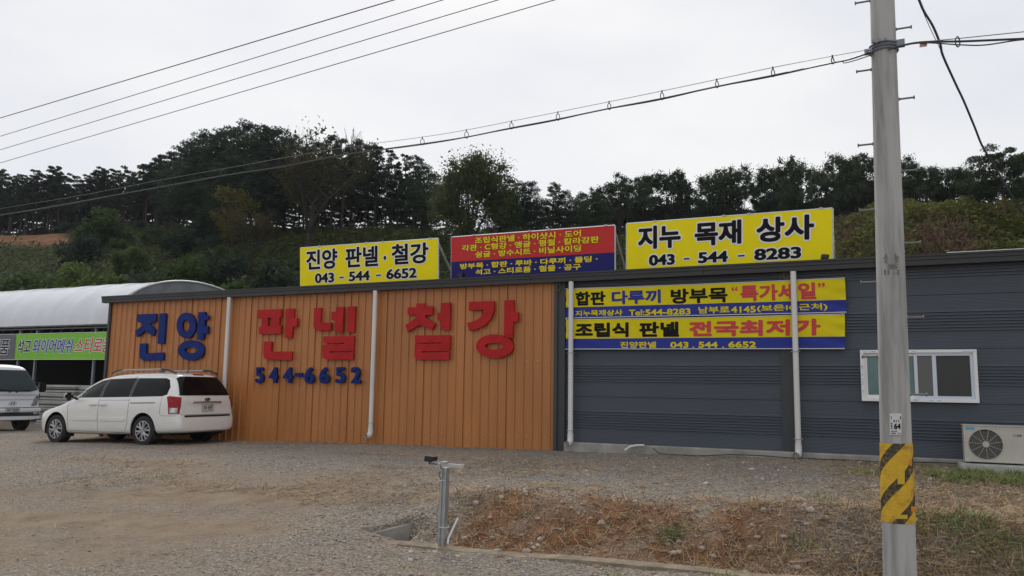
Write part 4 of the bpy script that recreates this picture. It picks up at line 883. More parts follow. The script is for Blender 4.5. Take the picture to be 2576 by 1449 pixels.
npl = pole_patch('number_plate', 2238, 1040, 2268, 1094, mat('plate_face', (.60, .61, .60), .4), pole, .012)
lm = MB()
def pfn(x0, y0, x1, y1): 
    A, Bq, C, D = on_pole(x0, y1, .014), on_pole(x1, y1, .014), on_pole(x0, y0, .014), on_pole(x1, y0, .014)
    return lambda u, v, d: A*(1-u)*(1-v)+Bq*u*(1-v)+C*(1-u)*v+D*u*v+np.array([0, -d, 0])
for s, bx, r in (('3364B', (2240, 1047, 2267, 1055), .015), ('411', (2246, 1056, 2262, 1062), .02), ('64', (2249, 1065, 2266, 1080), .05), ('비', (2240.5, 1063, 2245, 1068), .03), ('룡', (2240.5, 1069, 2245, 1074), .03), ('지', (2240.5, 1075, 2245, 1080), .03), ('보은지점', (2241, 1083, 2256, 1087), .01), ('1588', (2241, 1088.5, 2253, 1092), .01), ('123', (2258, 1089, 2266, 1092), .01)):
    put_text(lm, s, pfn(*bx), 0, 1, 0, 1, r, r, d=.0005, n=6)
lm.build('lettering', INK, npl, origin=pole['_o'])
lm = MB(); 
for s, bx in (('상송', (2222, 637, 2262, 662)), ('095', (2234, 664, 2258, 676)), ('18-1', (2224, 678, 2262, 692))): put_text(lm, s, pfn(*bx), 0, 1, 0, 1, .02, .02, d=0, n=6)
lm.build('stencil', mat('stencil_faded', (.17, .168, .16), .9), pole)
for side, lst in ((1, [(2252, 74), (2258, 250), (2262, 431), (2272, 612), (2281, 799), (2289, 992)]), (-1, [(2188, 2), (2192, 175), (2196, 362), (2200, 527), (2203, 709), (2208, 897)])):
    for px_, py_ in lst:
        p = at(px_, py_, PY); c = pole_c(p[2]); r = pole_r(p[2]); dv = np.array([side, 0, 0.0]); dv /= np.linalg.norm(dv)
        a = c+dv*(r-.02); e = c+dv*(r+.125); b = MB(); b.cyl(a, e, .0095, 8); b.cyl(e, e+dv*.012, .018, 8); b.cyl(c+dv*(r-.005), c+dv*(r+.01), .016, 8); b.build('step_bolt', mat('bolt_steel', (.20, .20, .20), .55, .4), pole)
zc = float(at(2220, 124, PY)[2]); c = pole_c(zc); b = MB(); r = pole_r(zc)
for dz in (-.03, .0, .03): b.tube([pole_c(zc+dz)+np.array([(r+.012)*math.cos(a), (r+.012)*math.sin(a), 0]) for a in np.linspace(0, 6.283, 33)], .010, 5)
b.box(c+np.array([r-.02, -.06, -.02]), c+np.array([r+.07, -.02, .05])); b.box(c+np.array([-r-.06, -.08, -.05]), c+np.array([-r+.01, -.03, -.005]))
for i in range(3): b.box(c+np.array([-.10+.05*i, -r-.035, .025]), c+np.array([-.07+.05*i, -r, .05]))
b.build('cable_clamp', mat('clamp_steel', (.22, .24, .28), .5, .4), pole)
# ------------------------------------------------------------------ wires
wire_m = mat('wire_black', (.035, .035, .038), .35); strand = mat('steel_strand', (.22, .22, .23), .45, .4)
for i, ((xa, ya), (xb, yb), H, lb) in enumerate((((0, 297), (990, 0), 10.6, 'highest of the four thin power wires crossing the sky upper left'), ((0, 343), (1113, 0), 10.6, 'second highest of the four thin power wires in the sky'),
        ((0, 377), (1252, 0), 10.6, 'third of the four thin power wires, just above the lowest one'), ((0, 410), (1394, 0), 10.2, 'lowest of the four thin power wires crossing the sky upper left'))):
    A = atz(xa, ya, H); Bp = atz(xb, yb, H); D = Bp-A; P0 = A-D*.9; P1 = Bp+D*.8
    n = 40; b = MB(); L_ = np.linalg.norm(P1-P0)
    b.tube([P0+(P1-P0)*k/n-np.array([0, 0, .0]) for k in range(n+1)], .0135 if i == 0 else .011, 5)
    tag(b.build('power_wire', wire_m, None, origin=A), lb, 'wire', 'power wires across the sky')
# telephone bundle: messenger wire, cables and hanger rings
FL = [(0, 527), (130, 505), (300, 470), (470, 440), (600, 415), (760, 383), (900, 361), (1062, 338)]
mess = [(-150, 548)]+[(0, 525), (200, 492), (403, 453), (560, 425), (703, 399), (860, 372), (1062, 345), (1173, 327), (1286, 305), (1403, 282), (1532, 256), (1665, 229), (1803, 200), (1944, 170), (2094, 141), (2190, 124)]
bund = [(-150, 560)]+[(0, 541), (200, 507), (403, 470), (560, 442), (703, 420), (860, 390), (1062, 362), (1173, 345), (1286, 322), (1403, 300), (1532, 273), (1665, 248), (1803, 218), (1944, 190), (2094, 158), (2140, 148), (2190, 131)]
def depthY(px): return float(np.interp(px, [-150, 0, 600, 1100, 1600, 2000, 2190], [16.5, 15.2, 12.6, 11.1, 9.9, 9.05, PY-.12]))
tc_ = thing('telephone_cable', at(1286, 305, depthY(1286)), 'bundled telephone cable hung from a messenger wire by rings, running left from the pole', 'cable')
def spl(P, n=10):
    P = np.array(P, float); o = []
    for i in range(len(P)-1):
        p0, p1, p2, p3 = P[max(i-1, 0)], P[i], P[i+1], P[min(i+2, len(P)-1)]
        for k in range(n):
            s = k/n; o.append(.5*((2*p1)+(-p0+p2)*s+(2*p0-5*p1+4*p2-p3)*s*s+(-p0+3*p1-3*p2+p3)*s**3))
    o.append(P[-1]); return o
b = MB(); b.tube([at(x, y, depthY(x)) for x, y in spl(mess, 4)], .0045, 5); b.build('messenger_wire', strand, tc_)
b = MB(); b.tube([at(x, y, depthY(x)) for x, y in spl(bund, 4)], .0105, 6); b.build('cable', wire_m, tc_)
b = MB(); b.tube([at(x, y+2.5*abs(math.sin(x*.0105))+(6 if x > 2120 else 0), depthY(x)-.01) for x, y in spl(bund, 8)], .0055, 5); b.build('cable', wire_m, tc_)
for x in (403, 560, 745, 900, 1062, 1173, 1286, 1403, 1532, 1665, 1803, 1944, 2094):
    ym = float(np.interp(x, *zip(*mess))); yb = float(np.interp(x, *zip(*bund))); Yd = depthY(x)
    p = at(x, ym, Yd); q = at(x+1, yb, Yd); cN = (p*.3+q*.7); hgt = float(p[2]-q[2]); rz_ = hgt*.45
    b = MB(); b.tube([cN+np.array([.35*rz_*math.cos(a), .9*rz_*math.cos(a)*.6, rz_*math.sin(a)]) for a in np.linspace(0, 6.283, 17)], .006, 5); b.tube([p+np.array([0, 0, .01]), cN+np.array([0, 0, rz_])], .009, 5)
    b.build('hanger_ring', wire_m, tc_)
rc = thing('telephone_cable', at(2400, 100, PY-.3), 'telephone cable leaving the pole to the right edge, with a small pink tag', 'cable')
YR = lambda x: float(np.interp(x, [2240, 2700], [PY-.12, 7.6]))
b = MB(); b.tube([at(x, y, YR(x)) for x, y in spl([(2250, 118), (2330, 105), (2420, 96), (2576, 80), (2700, 68)], 5)], .0045, 5); b.build('messenger_wire', strand, rc)
b = MB(); b.tube([at(x, y, YR(x)) for x, y in spl([(2235, 124), (2290, 110), (2340, 105), (2420, 104), (2576, 97.5), (2700, 93)], 5)], .010, 6); b.build('cable', wire_m, rc)
b = MB(); b.tube([at(x, y, YR(x)-.01) for x, y in spl([(2235, 124), (2290, 111), (2340, 108), (2420, 113), (2480, 113), (2576, 99.5), (2700, 95)], 5)], .006, 6); b.build('cable', wire_m, rc)
p = at(2409, 92, YR(2409)); q = at(2409, 118, YR(2409)); b = MB(); cN = (p+q)/2; hh = float(p[2]-q[2])/2; b.tube([cN+np.array([.018*math.cos(a), .012*math.cos(a), hh*math.sin(a)]) for a in np.linspace(0, 6.283, 17)], .006, 5); b.build('hanger_ring', wire_m, rc)
p = at(2323, 112, YR(2323)); b = MB(); b.prism([(-.033, -.022), (.027, -.022), (.033, .018), (-.03, .018)], lambda u, v, d: p+np.array([u, d, v]), -.002, .002); b.build('tag', mat('tag_pink', (.42, .27, .26), .6), rc)
dr = thing('drop_cable', at(2400, 210, 9.5), 'thick dark service cable sloping steeply down right of the pole into the trees', 'cable')
dp = [(2285, -60), (2312, 0), (2324, 28), (2347, 66), (2365, 110), (2372, 140), (2405, 213), (2424, 253), (2452, 320), (2470, 365), (2497, 410), (2520, 450), (2550, 500), (2590, 560)]
YD = lambda y: float(np.interp(y, [-60, 560], [8.9, 14.0]))
b = MB(); b.tube([at(x, y, YD(y)) for x, y in spl(dp, 4)], [.014]*((len(dp)-1)*4+1), 6); b.build('cable', mat('cable_slate', (.035, .05, .065), .5), dr)
b = MB(); b.tube([at(x, y, YD(y)-.01) for x, y in spl([(2285, -60), (2310, 0), (2335, 60), (2361, 115), (2372, 138), (2405, 216), (2424, 255), (2452, 322)], 4)], .004, 5); b.build('support_wire', strand, dr)
# ------------------------------------------------------------------ sensor post by the kerb
sp = thing('steel_post', (-4.45, 7.78, 0), 'short galvanised steel post with a crossbar standing at the roadside kerb', 'post')
ptop = at(1118, 1177, 7.76); lx = float(ptop[0])+4.45
b = MB(); w2 = .036
secp = [(-w2, -w2), (-.014, -w2), (-.012, -w2+.012), (.012, -w2+.012), (.014, -w2), (w2, -w2), (w2, w2), (-w2, w2)]
lo = [(-4.45+u, 7.78+v, -.05) for u, v in secp]; hi = [(-4.45+lx+u, 7.78+v, float(ptop[2])) for u, v in secp]; n = len(secp)
b.add(lo+hi, [(i, (i+1) % n, n+(i+1) % n, n+i) for i in range(n)]+[tuple(range(n, 2*n))]); b.build('upright', steel, sp)
A1, A2 = at(1076, 1166, 7.74), at(1168, 1174, 7.74); b = MB(); b.prism([(-.018, -.018), (.018, -.018), (.018, .018), (-.018, .018)], lambda u, v, d: A1*(1-d)+A2*d+np.array([0, u, v]), 0, 1); cb = b.build('crossbar', mat('bright_steel', (.55, .56, .56), .35, .7), sp)
b = MB(); p = at(1117, 1163, 7.72); b.box(p-np.array([.03, .03, .01]), p+np.array([.04, .03, .008])); b.box(at(1106, 1172, 7.73)-np.array([.02, .02, .03]), at(1106, 1172, 7.73)+np.array([.02, .02, .03])); b.build('bracket', steel, sp)
for py_ in (1209, 1327):
    q = at(1113, py_, 7.745); b = MB(); b.tube([q+np.array([u, v, 0]) for u, v in ((-.039, -.006), (.039, -.006), (.039, .08), (-.039, .08), (-.039, -.006))], .0045, 4); b.build('strap', mat('strap_white', (.6, .61, .62), .5), sp)
cm = thing('floodlight', at(1084, 1164, 7.74), 'small black floodlight mounted on the steel post crossbar by the road', 'floodlight', None)
p = at(1084, 1154, 7.74); b = MB(); b.prism([(-.062, -.030), (.055, -.024), (.063, .026), (-.055, .034)], lambda u, v, d: p+np.array([u, d, v]), -.05, .05); b.build('lamp_housing', black_plastic, cm, bevel=.006)
b = MB(); b.tube([p+np.array([-.02, 0, -.03]), p+np.array([0, -.04, -.052]), p+np.array([.06, -.045, -.05]), p+np.array([.10, -.01, -.055])], .0055, 6); b.tube([p+np.array([0, 0, -.03]), p+np.array([.0, 0, -.055])], .012, 6); b.build('lamp_cable', black_plastic, cm)
b = MB(); b.tube([at(1107, 1185, 7.70), at(1104, 1195, 7.69), at(1109, 1206, 7.70)], .005, 5); b.build('cable_tail', black_plastic, cm)
b = MB(); b.tube([at(x, y, Y) for x, y, Y in ((1152, 1303, 7.95), (1146, 1316, 7.92), (1137, 1335, 7.86), (1128, 1354, 7.80), (1126, 1368, 7.76))], .0115, 8)
tag(b.build('conduit', mat('conduit_white', (.66, .67, .68), .5), None, smooth=True, origin=(-4.35, 7.8, .1)), 'thin white conduit leaning out of the soil right of the steel post', 'pipe')
# ------------------------------------------------------------------ vinyl tunnel and its banners
gh = thing('vinyl_greenhouse', (-30, 22.5, .3), 'long arched greenhouse tunnel with pale vinyl roof behind the orange wall', 'greenhouse')
GXE, GY0, GY1, ZE, ZT = -24.1, 19.0, 26.0, 3.75, 5.62
def arch(a): return np.array([GY0+(GY1-GY0)*(1-math.cos(a))/2, ZE+(ZT-ZE)*math.sin(a)**.9])
vm = mat('vinyl_cover', (.64, .65, .68), .22, var=.05, vscale=.8, stretch=(3, .4, 1), bump=.12, bscale=1.5, spec=.6)
nA = 28; xs = np.arange(-62, GXE+.01, .3); V = []; F = []
for i, x in enumerate(xs):
    for k in range(nA+1):
        a = math.pi*k/nA; y, z = arch(a); wr = .025*math.sin(x*5.2)*math.sin(a*1.5+x*.7)+.02*abs(math.sin(math.pi*x/1.2))*-1
        nrm = np.array([-math.cos(a), math.sin(a)]); V.append((x, y+wr*nrm[0], z+wr*nrm[1]))
for i in range(len(xs)-1):
    for k in range(nA): j = i*(nA+1)+k; F.append((j, j+1, j+nA+2, j+nA+1))
npmesh('vinyl_roof', np.array(V)-np.array(gh['_o']), F, vm, gh, smooth=True)
b = MB(); b.add([(GXE+.02, *arch(math.pi*k/nA)) for k in range(nA+1)]+[(GXE+.02, GY1, 0), (GXE+.02, GY0, 0)], [tuple(range(nA+3))]); b.build('end_panel', mat('vinyl_grey', (.17, .18, .19), .45, var=.2, vscale=1.2), gh)
b = MB(); b.tube([(GXE+.05, *arch(math.pi*k/nA)) for k in range(nA+1)], .035, 6); b.build('end_hoop', mat('vinyl_edge', (.5, .5, .51), .4), gh)
b = MB(); b.box((-62, 23.2, 0), (GXE, 23.25, 5.4)); b.box((-62, GY0+.02, ZE-.02), (GXE, 23.2, ZE+.0)); b.build('shade_net', mat('shade_black', (.006, .006, .007), .95), gh)  # black net sheets, which also put the tunnel's interior dark into colour
b = MB()
for z, y in ((ZE-.04, GY0), (ZE-.13, GY0-.02), (ZE-.31, GY0), (ZE-.38, GY0+.02)): b.tube([(-62, y, z), (GXE, y, z)], .026, 6)
x = -61.0
while x < GXE: b.tube([(x, GY0, ZE-.31), (x+.28, GY0, ZE-.06)], .014, 5); x += .55
b.build('eave_truss', mat('truss_dark', (.07, .08, .085), .5), gh)
gp = mat('frame_grey', (.22, .23, .24), .5, .3)
for px_ in (45, 88, 236, -60, -160):
    p = at(px_, 920, GY0+.05); b = MB(); b.box((p[0]-.04, GY0+.01, .1), (p[0]+.04, GY0+.09, ZE-.1)); b.build('post', gp, gh)
b = MB(); b.add([(-62, GY0+.3, .26), (GXE, GY0+.3, .26), (GXE, 23.2, .26), (-62, 23.2, .26)], [(0, 1, 2, 3)]); b.build('floor_shade', mat('floor_dark', (.03, .028, .025), .9), gh)  # dark floor colour stands in for the shade inside the tunnel
def cg(x, y, Y): return at((x/3.22)*.63889, (1300+y/3.22)*.63889, Y)
YB = GY0-.08
def gbanner(nm, label, tl, tr, br, bl, m, lines, group='banners under the greenhouse eave'):
    TL, TR, BR, BL = [cg(*c, YB) for c in (tl, tr, br, bl)]; f0 = plane_fn(BL, BR, TL, TR, (0, -1, 0)); wd = float(TR[0]-TL[0]); ht = float(TL[2]-BL[2])
    fn = lambda u, v, d=0: f0(u, v, d+.012*math.sin(u*9)*math.sin(v*3))
    t_ = thing('hanging_banner', f0(.5, 0), label, 'banner', group)
    vs = []; fs = []; nu, nv = 50, 6
    for i in range(nu+1):
        for j in range(nv+1): vs.append(fn(i/nu, j/nv))
    for i in range(nu):
        for j in range(nv): a = i*(nv+1)+j; fs.append((a, a+nv+1, a+nv+2, a+1))
    b = MB(); b.add(vs, fs); b.build('cloth', m, t_, smooth=True); h = MB()
    for v in (0, 1): h.tube([fn(i/40, v, .002) for i in range(41)], .010, 5)
    h.build('hem', FHEM, t_)
    sk = .18
    for s, a, b_, v0, v1, mm in lines:
        sf = lambda u, v, d=0: fn(u+sk*(v-.5)*ht/wd, v, d)
        words(t_, sf, wd, ht, s, a, b_, v0, v1, mm, .010, WHT, .022, d=.006)
    return t_
UG = lambda x: (x-195)/(1600-195)
gbanner('hanging_banner', 'bright green banner with black, blue and red words, cut off by the orange wall', (207, 50), (1610, 17), (1580, 371), (182, 372), mat('banner_green', (.20, .52, .035), .6, var=.04),
    [('석고', UG(228), UG(412), .23, .78, FBK), ('와이어메쉬', UG(442), UG(950), .23, .79, mat('banner_blue2', (.03, .045, .27), .6)), ('스티로폼', UG(985), UG(1440), .24, .80, mat('banner_red2', (.60, .06, .06), .6))])
UH = lambda x: (x+600)/(795)
gbanner('hanging_banner', 'grey banner with black white edged word at the far left edge', (-600, 62), (205, 52), (178, 373), (-620, 378), mat('banner_grey', (.13, .13, .145), .6), [('건축제품', UH(-330), UH(130), .20, .80, FBK)])
# insulation boards stacked in front of the greenhouse
brd = mat('board_white', (.42, .42, .385), .7, var=.12, vscale=2, rand=.12); first = None
for (pxa, pxb, ytop, Y0, lb) in ((96, 185, 966, 18.0, 'white insulation board in the stack behind the truck mirror'), (178, 262, 964, 18.15, 'white insulation board in the stack behind the minivan bonnet'), (150, 235, 1003, 17.3, 'white insulation board in the lower front stack beside the minivan')):
    xa, xb = float(at(pxa, 1000, Y0)[0]), float(at(pxb, 1000, Y0)[0]); zt = float(at(pxa, ytop, Y0)[2]); g0 = .27; n = int((zt-g0)/.085)
    for k in range(n):
        if first is None:
            b = MB(); b.box((-.5, -.45, 0), (.5, .45, .068)); first = b.build('insulation_board', brd, None, bevel=.006, origin=(0, 0, 0)); o = first
        else: o = first.copy(); COL.objects.link(o)
        o.location = ((xa+xb)/2+random.uniform(-.06, .06), Y0+.45+random.uniform(-.05, .05), g0+k*.085+(.02 if k % 3 == 2 else 0)); o.scale = ((xb-xa), 1, 1); o.rotation_euler.z = random.uniform(-.02, .02)
        tag(o, lb, 'board', 'stacked insulation boards')
# ------------------------------------------------------------------ wooded hill behind
EP = [(-400, 588), (0, 592), (150, 588), (300, 584), (600, 580), (800, 592), (1000, 592), (1300, 596), (1600, 600), (2000, 592), (2120, 570), (2200, 548), (2290, 531), (2400, 527), (2500, 531), (2600, 536), (3000, 560)]
RP = [(-400, 112), (0, 108), (430, 100), (620, 84), (800, 72), (1000, 68), (1300, 68), (1900, 66), (2150, 54), (2300, 44), (2600, 42), (3000, 45)]
def hill_polar(px, dh):
    px = np.asarray(px, float); dh = np.asarray(dh, float)
    E_ = np.interp(px, *zip(*EP)); R_ = np.interp(px, *zip(*RP))
    dz = ((IH/2-E_)*UP[2]+(px-IW/2)*RT[2]+FOC*FWD[2])/(((IH/2-E_)*(UP@FH))+(px-IW/2)*(RT@FH)+FOC*(FWD@FH))
    zr = EYE[2]+dz*R_
    lat = (px-IW/2)/FOC; foot = 28.5/(FH[1]+RH[1]*lat)
    s = (dh-foot)/(R_-foot)
    up = .25+(zr-.25)*(.55*smooth01(s)+.45*np.clip(s, 0, 1)**.8)
    return np.where(s <= 0, .25-.4*np.clip(-s, 0, 1), np.where(s < 1, up, zr-.10*(dh-R_))), s
def polar(X, Y):
    dh = X*FH[0]+Y*FH[1]; lat = X*RH[0]+Y*RH[1]; return IW/2+FOC*lat/np.maximum(dh, .1), dh
def hill_z(X, Y):
    px, dh = polar(np.asarray(X, float), np.asarray(Y, float)); z, s = hill_polar(px, dh)
    return z+.5*(vnoise(X, Y, .13, 51)-.5)*smooth01(s*6)+.25*(vnoise(X, Y, .5, 52)-.5)*smooth01(s*6)
def from_polar(px, dh):
    lat = (px-IW/2)/FOC*dh; return FH[0]*dh+RH[0]*lat, FH[1]*dh+RH[1]*lat
pxg = np.linspace(-500, 3100, 190); sg = np.concatenate([np.linspace(-.06, 1.0, 46), [1.04, 1.1, 1.2, 1.5, 2.2]])
PXG, SG = np.meshgrid(pxg, sg); R_ = np.interp(PXG, *zip(*RP)); FT = 28.5/(FH[1]+RH[1]*(PXG-IW/2)/FOC); DG = FT+SG*(R_-FT)
HX, HY = from_polar(PXG, DG); HZ = hill_z(HX, HY)
def bare(px, s, n): return np.clip(np.where((px < 175), smooth01((s-.70)/.06)*smooth01((.985-s)/.03)*smooth01((165-px+40*(n-.5))/30), 0)+smooth01((25-np.abs(px-335))/8)*smooth01((s-.90)/.03)*smooth01((1.02-s)/.03), 0, 1)
a_s = bare(PXG, SG, vnoise(HX, HY, .3, 53)).ravel()
a_b = np.clip((smooth01((95-np.abs(PXG-2390))/60)*smooth01((SG-.35)/.2)*smooth01((.80-SG)/.12)+smooth01((40-np.abs(PXG-2150))/25)*smooth01((SG-.5)/.1)*smooth01((.9-SG)/.1))*(.5+vnoise(HX, HY, .35, 54)), 0, 1).ravel()
hm_ = bpy.data.materials.new('hill_earth'); hm_.use_nodes = True; t = hm_.node_tree; B = t.nodes['Principled BSDF']; B.inputs['Roughness'].default_value = .95; B.inputs['Specular IOR Level'].default_value = .1
tcg = N('ShaderNodeTexCoord')
veg = ramp(noise(.9, 6, .7), [(.3, (.02, .026, .011)), (.55, (.042, .05, .02)), (.75, (.07, .066, .03))]); so_ = ramp(noise(.7, 6, .7), [(.3, (.12, .055, .028)), (.55, (.22, .108, .06)), (.75, (.29, .16, .095))]); br = ramp(noise(1.2, 6, .7), [(.3, (.035, .022, .012)), (.7, (.085, .05, .03))])
L(mixc(attr('bare'), mixc(attr('scrub'), veg, br), so_), B.inputs['Base Color'])
nr, ncs = PXG.shape; idx = np.arange(nr*ncs).reshape(nr, ncs); HF = np.stack([idx[:-1, :-1], idx[:-1, 1:], idx[1:, 1:], idx[1:, :-1]], -1).reshape(-1, 4)
tag(npmesh('hill', np.stack([HX.ravel(), HY.ravel(), HZ.ravel()], 1), HF, hm_, smooth=True, attr={'bare': a_s, 'scrub': a_b}), kind='structure')
# leaf sheets ---------------------------------------------------------------
def leaves(P, size, up=.0, aspect=.55, droop=0.0):
    n = len(P); d = RNG.normal(size=(n, 3)); d /= np.linalg.norm(d, axis=1)[:, None]
    nrm = RNG.normal(size=(n, 3)); nrm[:, 2] += up*2.5; nrm /= np.linalg.norm(nrm, axis=1)[:, None]
    d -= nrm*(d*nrm).sum(1)[:, None]; d[:, 2] -= droop; d /= np.linalg.norm(d, axis=1)[:, None]+1e-6
    s = np.cross(nrm, d); L_ = (size*(.55+.9*RNG.random(n)))[:, None]; W_ = L_*aspect
    V = np.stack([P-d*L_*.5, P+s*W_*.5+nrm*L_*.08, P+d*L_*.5, P-s*W_*.5+nrm*L_*.08], 1).reshape(-1, 3)
    return V, (np.arange(4)[None]+4*np.arange(n)[:, None])
def translucent(m, w_):
    t_ = m.node_tree; b_ = t_.nodes['Principled BSDF']; tr = t_.nodes.new('ShaderNodeBsdfTranslucent'); mx_ = t_.nodes.new('ShaderNodeMixShader'); mx_.inputs[0].default_value = w_
    if b_.inputs['Base Color'].links: t_.links.new(b_.inputs['Base Color'].links[0].from_socket, tr.inputs['Color'])
    else: tr.inputs['Color'].default_value = b_.inputs['Base Color'].default_value
    o_ = next(n for n in t_.nodes if n.type == 'OUTPUT_MATERIAL'); t_.links.new(b_.outputs[0], mx_.inputs[1]); t_.links.new(tr.outputs[0], mx_.inputs[2]); t_.links.new(mx_.outputs[0], o_.inputs['Surface']); return m
def leaf_mat(name, a, b, sc=.5, rand=.35, tr=.35):
    return translucent(mat(name, a, .75, col2=b, vscale=sc, rand=rand, spec=.2, lo=.35, hi=.65, detail=3), tr)
pine_m = leaf_mat('pine_needles', (.050, .072, .038), (.022, .038, .025)); broad_m = leaf_mat('broadleaf', (.090, .120, .066), (.040, .060, .038)); oak_m = leaf_mat('bright_leaf', (.078, .105, .036), (.036, .052, .022))  # broadleaf tone lightened and blued to imitate distance haze
olive_m = leaf_mat('olive_leaf', (.085, .075, .03), (.04, .036, .016)); shrub_m = leaf_mat('shrub_leaf', (.10, .15, .036), (.038, .060, .018)); yel_m = leaf_mat('yellowing_leaf', (.16, .14, .03), (.08, .078, .022))
bark_pine = mat('pine_bark', (.050, .034, .026), .9, var=.3, vscale=3); bark = mat('dark_bark', (.032, .027, .022), .9, var=.3, vscale=3); bark_red = mat('red_bark', (.13, .07, .045), .9, var=.3, vscale=3); twig_m = mat('dead_twig', (.13, .12, .11), .9)
def tree_proto(name, trunk_mb, LV, LF, lm, bm_):
    r = bpy.data.objects.new(name, None); COL.objects.link(r); r.empty_display_size = .3; r['_o'] = [0., 0., 0.]
    trunk_mb.build('trunk', bm_, r, smooth=True)
    if LV is not None: npmesh('crown', LV, LF, lm, r)
    return r
def pads(centres, radii, n, flat=.5, soft=False):
    P = []
    for c, r in zip(centres, radii):
        q = RNG.normal(size=(n, 3)); q /= np.linalg.norm(q, axis=1)[:, None]; rr = (np.minimum(np.abs(RNG.normal(0, .60, n)), 1.2) if soft else .4+.65*RNG.random(n))[:, None]
        P.append(np.array(c)+q*rr*np.array([r, r, r*flat]))
    return np.concatenate(P)
def pine(seed, low=.45, wide=.2, nb=26, n=70, m=pine_m, bk=bark_pine, size=.032, pw=.85):      # unit height
    rd = random.Random(seed); t_ = MB(); lean = (rd.uniform(-.04, .04), rd.uniform(-.04, .04))
    ax = lambda h: np.array([lean[0]*h+.012*math.sin(h*6+seed), lean[1]*h+.01*math.cos(h*5+seed), h])
    t_.tube([ax(h) for h in np.linspace(-.08, .97, 9)], list(np.linspace(.0135, .003, 9)), 6)
    C, R = [], []
    for i in range(nb):
        h = low+(.97-low)*((i+.5)/nb); f = (1-h)/(1-low); a = i*2.4+rd.uniform(-.5, .5)
        ln = wide*(.22+1.0*f**pw)*(1-.35*max(0, f-.75)/.25)*rd.uniform(.55, 1.15)
        tip = ax(h)+np.array([math.cos(a)*ln, math.sin(a)*ln, .25*ln+rd.uniform(-.01, .02)])
        t_.tube([ax(h-.01), (ax(h)+tip)/2+np.array([0, 0, -.006]), tip], [.004, .003, .0015], 4, cap=False)
        C.append(tip); R.append(wide*rd.uniform(.24, .44)*(.65+.45*f)); 
        if ln > .55*wide: C.append(ax(h)*.45+tip*.55); R.append(wide*rd.uniform(.2, .34))
    C.append(ax(.96)); R.append(wide*.17)
    V, F = leaves(pads(C, R, n, .5), size, up=.25, aspect=.42); return tree_proto('pine_tree', t_, V, F, m, bk)
def broad(seed, low=.25, wide=.3, nb=46, n=85, m=broad_m, bk=bark, size=.032, name='broadleaf_tree', multi=3, droop=.3):
    rd = random.Random(seed); t_ = MB(); C, R = [], []
    fork = low*.8; t_.tube([(0, 0, -.08), (.005, 0, fork*.5), (.0, .005, fork)], [.022, .018, .015], 7)
    lobes = []
    for k in range(multi+3):
        a = k*2.4+rd.uniform(-.5, .5); q = rd.uniform(.15, .75)*wide if k else 0; h = rd.uniform(.62, .97) if k else 1.0
        h *= 1-.35*(q/wide)**2; lobes.append((np.array([math.cos(a)*q, math.sin(a)*q, h])))
    for lb in lobes:
        b0 = np.array([0, 0, fork*.9]); mid = b0*.45+lb*.5+np.array([rd.uniform(-.03, .03), rd.uniform(-.03, .03), 0]); t_.tube([b0, mid, lb*np.array([1, 1, .93])], [.012, .007, .002], 5, cap=False)
        for j in range(3):
            s = rd.uniform(.35, .85); p = b0*(1-s)+lb*s; e = p+np.array([rd.uniform(-.6, .6)*wide, rd.uniform(-.6, .6)*wide, rd.uniform(.02, .10)]); t_.tube([p, (p+e)/2+np.array([0, 0, .01]), e], [.006, .004, .0015], 4, cap=False)
    bumps = [(np.array([0, 0, (low+.97)/2]), np.array([wide*.80, wide*.80, (.97-low)/2]))]
    for k in range(7):
        a = k*2.4+rd.uniform(-.4, .4); e = rd.uniform(-.25, 1.1); c = bumps[0][0]+np.array([math.cos(a)*math.cos(e)*wide*.62, math.sin(a)*math.cos(e)*wide*.62, math.sin(e)*(.97-low)*.40]); q = wide*rd.uniform(.32, .52); bumps.append((c, np.array([q, q, q*rd.uniform(.8, 1.35)])))
    for i in range(nb):
        c, rr = bumps[0] if i % 3 == 0 else bumps[1+i % 7]
        v = np.array([rd.gauss(0, 1), rd.gauss(0, 1), rd.gauss(0, 1)]); v /= np.linalg.norm(v); p = c+v*rr*rd.uniform(.45, 1.0); p[2] = min(max(p[2], low*.7), .965)
        C.append(p); R.append(wide*rd.uniform(.18, .34))
    V, F = leaves(pads(C, R, n, 1.0, True), size, up=.1, aspect=.5, droop=droop); return tree_proto(name, t_, V, F, m, bk)
def shrub(seed, m, nb=16, n=170, size=.11, wide=.6):
    rd = random.Random(seed); t_ = MB(); C, R = [], []
    for i in range(nb):
        a = rd.random()*6.283; q = wide*rd.random()**.6; h = rd.uniform(.12, 1.0)*(1-.45*(q/wide)**2); c = np.array([q*math.cos(a), q*math.sin(a), h*.9]); C.append(c); R.append(rd.uniform(.18, .32))
        t_.tube([(q*.15*math.cos(a), q*.15*math.sin(a), -.1), c*np.array([.6, .6, .6]), c], [.02, .012, .004], 4, cap=False)
    V, F = leaves(pads(C, R, n, .8), size, up=.5, aspect=.45, droop=.2); return tree_proto('shrub', t_, V, F, m, bark)
